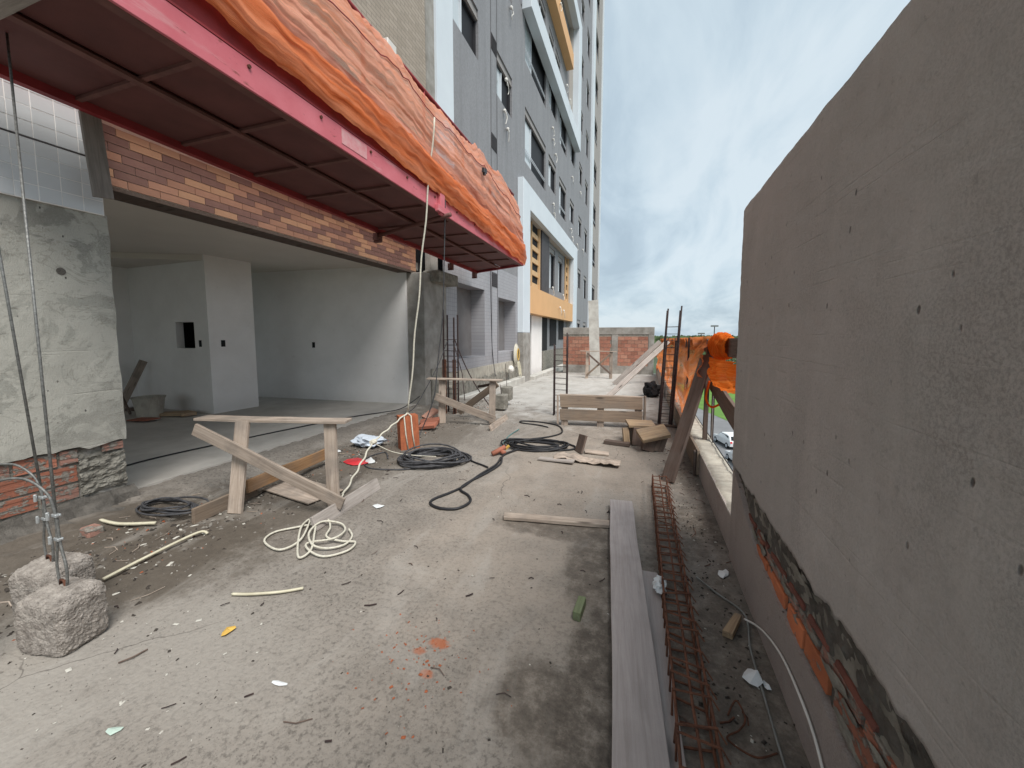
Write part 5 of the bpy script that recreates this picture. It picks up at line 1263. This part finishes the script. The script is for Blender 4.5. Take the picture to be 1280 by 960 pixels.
# wall hose, yellow white bundle
t = thing('hose_bundle', (FX + .15, 12.7, .9), 'yellow and white hose bundle hanging on the plinth beside the white frame pillar', 'hose')
mb = MB()
for k in range(7): mb.tube(curve_pts([(FX + .12 + .01 * k, 12.95 + .26 * math.cos(a) * (1 - k * .07), .86 + .36 * math.sin(a) * (1 - k * .06)) for a in [i * math.pi / 5 for i in range(11)]], 4), .014, 5)
mb.obj('white_loops', M['rope'], t, smooth=True)
mb = MB()
for k in range(4): mb.tube(curve_pts([(FX + .2, 12.95 + .13 * math.cos(a) * (1 - k * .1), .85 + .20 * math.sin(a)) for a in [i * math.pi / 5 for i in range(11)]], 4), .013, 5)
mb.obj('yellow_loops', M['yellow'], t, smooth=True)
mb = MB()
for k in range(4): mb.tube(curve_pts([(FX + .2, 12.85 + .07 * k, .6), (FX + .25, 12.8 + .09 * k, .4), (FX + .3, 12.75 + .08 * k, .15 - .1 * (k % 2))], 4), .012, 5)
mb.obj('loose_ends', M['offwhite'], t, smooth=True)
o = lump('paint_can', (FX + .25, 12.0, .42), (.10, .13, .12), M['pvc'], None, 8, 2, .2); tag(o, 'white crumpled bag on the ledge left of the yellow hose bundle', 'bag')
# wires at the right wall
rope('steel_wire', [(.357, 2.53, .012), (.45, 2.40, .012), (.56, 2.25, .012), (.53, 2.0, .012), (.52, 1.75, .012), (.51, 1.45, .012), (.52, 1.2, .012), (.5, .9, .012)], .005, M['greysteel'], 'grey wire lying bent on the dirty floor along the right wall', 'wire')
rope('white_cable', [(.55, 2.21, .015), (.585, 2.16, .03), (.592, 2.0, .10), (.592, 1.8, .16), (.59, 1.6, .17), (.59, 1.45, .14), (.585, 1.3, .06), (.57, 1.1, .02)], .005, M['pvc'], 'pale thin cable arching up against the foot of the right wall', 'cable')
rope('bent_wire', [(.36, 1.60, .012), (.40, 1.66, .03), (.42, 1.60, .02), (.39, 1.55, .012), (.34, 1.50, .012), (.42, 1.46, .012), (.50, 1.50, .012)], .0035, M['rust'], 'curled thin wire on the floor near the bottom right corner', 'wire')

# ------------------------------------------------------------------ small loose things
def shard(name, c, s, mat, label, cat, seed=1, h=.02, rot=0):
    rr = random.Random(seed); n = 9; mb = MB(); ring = []
    for j in range(n):
        a = 2 * math.pi * j / n; q = rr.uniform(.6, 1.1); x, y = s[0] * q * math.cos(a), s[1] * q * math.sin(a)
        ring.append((c[0] + x * math.cos(rot) - y * math.sin(rot), c[1] + x * math.sin(rot) + y * math.cos(rot), .008 + rr.uniform(0, h * .5)))
    mb.add(ring + [(c[0], c[1], .01 + h), (c[0] + s[0] * .3, c[1] - s[1] * .2, .008 + h * 1.4)], [(j, (j + 1) % n, n if j < 5 else n + 1) for j in range(n)] + [(0, n, n + 1), (5, n + 1, n)])
    return tag(mb.obj(name, mat), label, cat)
shard('plastic_scrap', (.50, 1.83), (.045, .055), M['paper'], 'crumpled white plastic scrap on the floor near the right wall foot', 'plastic scrap', 3, .035)
shard('plastic_scrap', (.547, 1.80), (.014, .03), M['paper'], 'tiny white scrap just right of the crumpled plastic one', 'plastic scrap', 4, .012)
shard('paper_scrap', (.525, 2.62), (.03, .065), M['paper'], 'torn white paper shard below the kerb end', 'paper scrap', 5, .01, -.3)
o = lump('paper_ball', (.135, 2.28, .075), (.035, .06, .035), M['paper'], None, 5, 3, .5); tag(o, 'crumpled white paper stuck on the second plank beside the rusty cage', 'paper')
o = lump('plastic_bag', (-3.50, 4.30, .07), (.22, .15, .07), simple('bluish_plastic', (.60, .66, .74), (.5, .56, .64), 8, .5), None, 7, 3, .5); tag(o, 'bluish white plastic bag on the floor left of the orange brick', 'plastic bag')
shard('red_lid', (-3.15, 3.66), (.22, .16), M['redplastic'], 'flat red plastic lid on the floor behind the nearest trestle', 'lid', 8, .03)
shard('white_scrap', (-3.02, 3.72), (.09, .06), M['paper'], 'white plastic scrap lying on the red lid', 'plastic scrap', 9, .05)
shard('white_card', (-3.75, 3.95), (.11, .05), M['paper'], 'small white card on the floor near the threshold', 'card', 10, .01)
shard('yellow_leaf', (-1.955, 1.295), (.028, .04), M['yellow'], 'small yellow leaf on the floor in the left foreground', 'leaf', 11, .012)
shard('white_card', (-1.44, 1.15), (.045, .016), M['paper'], 'narrow white sliver on the floor in the centre foreground', 'paper scrap', 12, .004, .1)
shard('white_card', (-1.86, .80), (.035, .02), simple('pale_green_paper', (.55, .68, .60)), 'pale greenish paper scrap at the bottom left edge', 'paper scrap', 13, .004, .3)
shard('white_card', (-2.16, 2.75), (.07, .04), M['paper'], 'white paper scrap right of the foot of the nearest trestle', 'paper scrap', 14, .01)
rope('plastic_strip', [(-3.08, 1.34, .02), (-3.10, 1.6, .03), (-3.12, 1.9, .03), (-3.06, 1.93, .02)], .011, M['offwhite'], 'long offwhite foam strip on the dark dirt behind the concrete block', 'foam strip', 6, 4)
rope('plastic_strip', [(-2.21, 1.50, .012), (-2.1, 1.53, .016), (-1.96, 1.60, .014), (-1.86, 1.67, .014)], .009, M['offwhite'], 'short curved offwhite strip on the floor in the left foreground', 'foam strip', 6, 4)
rope('plastic_strip', [(-4.05, 1.78, .04), (-3.85, 1.80, .03), (-3.6, 1.9, .03)], .014, M['offwhite'], 'flat offwhite strip near the cable loops at the column foot', 'foam strip', 6, 4)
mb = MB(); mb.box(-3.98, -3.86, 1.62, 1.72, -.01, .06); tag(mb.obj('brick_piece', M['smeardusty'], bevel=.012), 'broken red brick end in the dirt at the column foot', 'brick piece')
for i, (x, y, a, s, lb) in enumerate(((-3.5, 5.6, .4, .32, 'broken red tile heap piece nearest the middle trestle'), (-3.6, 5.9, 1.2, .26, 'red clay fragment leaning at the pillar foot'), (-3.35, 5.35, .1, .28, 'flat red clay fragment in front of the pillar rubble'), (-3.75, 5.5, 2.0, .24, 'dusty clay fragment nearest the threshold'))):
    o = board('clay_fragment', (x, y, .05), (x + s * math.cos(a), y + s * math.sin(a), .05 + (.12 if i == 1 else .04)), .16, .05, M['brickdusty' if i % 2 else 'redbrick'], None, (.1 * i, -.2, 1)); tag(o, lb, 'clay fragment', 'broken clay pieces by the pillar')
# scattered grit, chips and crumbs (uncountable)
def scatter(name, n, region, mat, smin, smax, seed, hz=.4):
    rr = random.Random(seed); mb = MB()
    for _ in range(n):
        x, y = region(rr); s = rr.uniform(smin, smax) * rr.uniform(.4, 1); a = rr.uniform(0, 6.28); el_ = rr.uniform(.35, 1)
        z = gz(y) + .004 + (.045 * max(0, min(1, (x + 3.9) / -.5)) if y < 7.6 else 0)
        ca, sa = math.cos(a), math.sin(a)
        v = []
        for (u, v_, q) in ((-1, -.6, 0), (.9, -.8, 0), (1, .7, 0), (-.8, .8, 0), (rr.uniform(-.3, .3), rr.uniform(-.3, .3), hz * 2)):
            px, py = u * s, v_ * s * el_; v.append((x + px * ca - py * sa, y + px * sa + py * ca, z - .003 + q * s))
        mb.add(v, [(0, 1, 4), (1, 2, 4), (2, 3, 4), (3, 0, 4)])
    return tag(mb.obj(name, mat), kind='stuff')
uni = lambda rr: (rr.uniform(-4.2, .58), .5 + 15 * rr.random() ** 1.8)
def leftz(rr):
    while True:
        y = .6 + 8 * rr.random() ** 1.3; x = -3.5 + rr.gauss(0, .42)
        if -4.3 < x < -2.4: return x, y
def rightz(rr): return .42 + rr.gauss(0, .12), .7 + 5 * rr.random()
fg = lambda rr: (rr.uniform(-3.0, .5), rr.uniform(.7, 3.8))
scatter('dark_grit', 3200, fg, M['chipdark'], .001, .0038, 1)
scatter('dark_grit', 700, uni, M['chipdark'], .003, .011, 2)
scatter('pale_grit', 1500, fg, M['chipgrey'], .0015, .006, 3)
scatter('mortar_crumbs', 2600, leftz, M['chipgrey'], .003, .020, 4)
scatter('dark_crumbs', 1800, leftz, M['chipdark'], .005, .022, 5)
scatter('white_chips', 190, leftz, M['chipwhite'], .004, .018, 6, .25)
scatter('white_chips', 80, fg, M['chipwhite'], .003, .009, 7)
scatter('white_flakes', 22, lambda rr: (-1.95 + rr.gauss(0, .35), .95 + rr.gauss(0, .22)), M['chipwhite'], .004, .018, 22, .12)
scatter('mortar_crumbs', 900, lambda rr: (-4.1 + rr.gauss(0, .14), 2.2 + 5 * rr.random()), M['chipgrey'], .008, .045, 23)
scatter('white_flakes', 60, lambda rr: (-3.25 + rr.gauss(0, .3), 1.7 + rr.gauss(0, .35)), M['chipwhite'], .005, .035, 24, .12)
scatter('white_chips', 70, rightz, M['chipwhite'], .003, .012, 8)
scatter('dark_crumbs', 700, rightz, M['chipdark'], .003, .013, 9)
scatter('red_crumbs', 120, lambda rr: (-.92 + rr.gauss(0, .16), 1.48 + rr.gauss(0, .14)), M['chipred'], .002, .011, 10)
scatter('red_crumbs', 160, leftz, M['chipred'], .004, .02, 11)
def twigs(name, n, reg, mat, seed, lmin, lmax):
    rr = random.Random(seed); mb = MB()
    for _ in range(n):
        x, y = reg(rr); a = rr.uniform(0, 3.14); l = rr.uniform(lmin, lmax); z = gz(y) + .006 + (.05 * max(0, min(1, (x + 3.9) / -.5)) if y < 7.6 else 0)
        mb.tube([(x, y, z), (x + l * .5 * math.cos(a), y + l * .5 * math.sin(a), z + .004), (x + l * math.cos(a + .3), y + l * math.sin(a + .3), z)], rr.uniform(.0015, .004), 4)
    return tag(mb.obj(name, mat), kind='stuff')
twigs('wire_bits', 60, fg, M['rustdark'], 1, .02, .07); twigs('wood_splinters', 130, leftz, M['wood'], 2, .03, .16); twigs('wire_bits', 50, uni, M['wooddark'], 3, .03, .12)
twigs('wood_splinters', 16, rightz, M['rust'], 4, .05, .15)

# dark lump near the far railing
o = lump('dark_lump', (.28, 11.2, .02), (.22, .35, .22), M['dark'], None, 12, 3, .4); tag(o, 'dark lump under the propped planks near the railing', 'sack')

# ------------------------------------------------------------------ street side
def car(base, rot, label):
    t = thing('parked_car', base, label, 'car', 'white cars on the street below')
    def tr(v): c_, s_ = math.cos(rot), math.sin(rot); return (base[0] + v[0] * c_ - v[1] * s_, base[1] + v[0] * s_ + v[1] * c_, base[2] + v[2])
    prof = [(-2.1, .35), (-2.15, .75), (-2.0, 1.0), (-1.55, 1.42), (-.9, 1.52), (.3, 1.48), (.95, 1.0), (1.95, .82), (2.15, .6), (2.12, .33)]
    mb = MB(); n = len(prof)
    L_ = [tr((x, .86 if z < 1.05 else .66, z)) for x, z in prof]; R_ = [tr((x, -.86 if z < 1.05 else -.66, z)) for x, z in prof]
    mb.add(L_ + R_, [(i, (i + 1) % n, n + (i + 1) % n, n + i) for i in range(n)] + [tuple(reversed(range(n))), tuple(range(n, 2 * n))]); mb.obj('body', M['carpaint'], t, bevel=.04)
    for nm, q in (('rear_window', [(-1.99, .66, 1.04), (-1.99, -.66, 1.04), (-1.6, -.56, 1.39), (-1.6, .56, 1.39)]), ('windscreen', [(.40, .6, 1.44), (.40, -.6, 1.44), (.95, -.72, 1.04), (.95, .72, 1.04)])):
        mb = MB(); mb.quad(*[tr((x + (.03 if x > 0 else -.03), y, z + .02)) for x, y, z in q]); mb.obj(nm, M['glass'], t)
    for s_ in (1, -1):
        mb = MB(); mb.quad(*[tr((x, s_ * y, z)) for x, y, z in ((-1.6, .80, 1.06), (.75, .80, 1.06), (.3, .70, 1.40), (-1.35, .70, 1.40))]); mb.obj('side_window', M['glass'], t)
        mb = MB(); mb.add([tr(v) for v in ((-2.17, s_ * .6, .75), (-2.17, s_ * .84, .75), (-2.1, s_ * .84, .95), (-2.1, s_ * .6, .95))], [(0, 1, 2, 3)]); mb.obj('tail_light', M['redplastic'], t)
        for x in (-1.35, 1.35):
            mb = MB(); a = [tr((x, s_ * .70, .33)), tr((x, s_ * .89, .33))]; mb.tube(a, .33, 14); mb.obj('wheel', M['dark'], t)
            mb = MB(); a = [tr((x, s_ * .88, .33)), tr((x, s_ * .90, .33))]; mb.tube(a, .2, 10); mb.obj('hubcap', M['alu'], t)
car((9.75, 49.5, -11.05), R(105), 'white hatchback on the street below, seen through the railing gap')
car((9.6, 42.2, -11.05), R(100), 'white car nearer than the hatchback, mostly hidden by the right wall')
def tree(base, h, r, seed, label, nl=900):
    rr = random.Random(seed); t = thing('tree', base, label, 'tree', 'trees beyond the street'); x, y, z = base
    mb = MB(); mb.tube([(x, y, z), (x + .2, y, z + h * .3), (x, y + .1, z + h * .62)], [.28, .2, .1], 7)
    for k in range(5): a = k * 1.3; mb.tube([(x + .1, y, z + h * .35), (x + r * .5 * math.cos(a), y + r * .5 * math.sin(a), z + h * .62)], [.12, .04], 5)
    mb.obj('trunk', M['bark'], t)
    cl = [(rr.gauss(0, .45) * r, rr.gauss(0, .45) * r, h * rr.uniform(.45, .92), r * rr.uniform(.25, .5)) for _ in range(14)]
    mb = MB()
    for _ in range(nl):
        c_ = rr.choice(cl); d = Vector((rr.gauss(0, 1), rr.gauss(0, 1), rr.gauss(0, .8))); d = d.normalized() * c_[3] * rr.uniform(.55, 1.05); p = Vector((x + c_[0], y + c_[1], z + c_[2])) + d
        a = Vector((rr.gauss(0, 1), rr.gauss(0, 1), rr.gauss(0, 1))).normalized(); b_ = a.orthogonal().normalized(); s = rr.uniform(.18, .4)
        mb.add([p - a * s, p + b_ * s * .6, p + a * s, p - b_ * s * .6], [(0, 1, 2, 3)])
    mb.obj('crown', M['leaf'], t)
tl = [(22, 112, 7, 4, 'bushy tree left of the low house beyond the lawn'), (27, 108, 8, 4.5, 'tree in front of the low house roof'), (33, 118, 9, 5, 'broad tree right of the low house'), (16, 125, 8, 5, 'far tree behind the street left of the lawn'),
      (24, 150, 9, 6, 'tall tree far behind the low house'), (40, 140, 10, 6, 'large far tree at the right beyond the lawn')]
for i, (x, y, h, r, lb) in enumerate(tl): tree((x, y, -11.05), h, r, i + 1, lb)
hs = thing('low_house', (27, 128, -11), 'low pale house with a grey roof among the trees below', 'house')
mb = MB(); mb.box(21, 33, 122, 134, -11.05, -7.6); mb.obj('wall', M['white'], hs)
mb = MB(); mb.add([(20.4, 121.4, -7.6), (33.6, 121.4, -7.6), (33.6, 134.6, -7.6), (20.4, 134.6, -7.6), (24, 128, -5.4), (30, 128, -5.4)], [(0, 1, 5, 4), (1, 2, 5), (2, 3, 4, 5), (3, 0, 4), (0, 3, 2, 1)]); mb.obj('roof', M['greysteel'], hs)
for x in (23, 26, 29.5): mb = MB(); mb.box(x, x + 1.2, 121.93, 121.99, -10, -8.6); mb.obj('window', M['glass'], hs)
# distant tree belt and floodlight masts
rr = random.Random(21); mb = MB()
for _ in range(9000):
    y = rr.uniform(250, 1500); x = y * rr.uniform(-.25, .32); s = rr.uniform(1.2, 3.2) * (1 + y / 900); z = -11 + rr.random() ** .7 * 10.5 * (.7 + .3 * math.sin(x * .02 + y * .003))
    a = Vector((rr.gauss(0, 1), rr.gauss(0, .3), rr.gauss(0, 1))).normalized(); b_ = a.orthogonal().normalized(); p = Vector((x, y, z))
    mb.add([p - a * s, p + b_ * s, p + a * s, p - b_ * s], [(0, 1, 2, 3)])
tag(mb.obj('distant_woods', M['leaf']), kind='stuff')
for i, (x, y, h, lb) in enumerate(((44, 280, 18.3, 'distant floodlight mast left of the orange roll on the horizon'), (64, 285, 17.0, 'distant floodlight mast just left of the right wall on the horizon'), (39, 300, 13.6, 'faint shorter mast left of the two floodlights on the horizon'))):
    t = thing('floodlight_mast', (x, y, -11), lb, 'mast'); mb = MB(); mb.tube([(x, y, -11), (x, y, -11 + h)], .28, 6); mb.obj('pole', M['rustdark'], t); mb = MB(); mb.box(x - 2.2, x + 2.2, y - .4, y + .4, -11 + h, -11 + h + 1.0); mb.obj('lamp_bank', M['greysteel'], t)
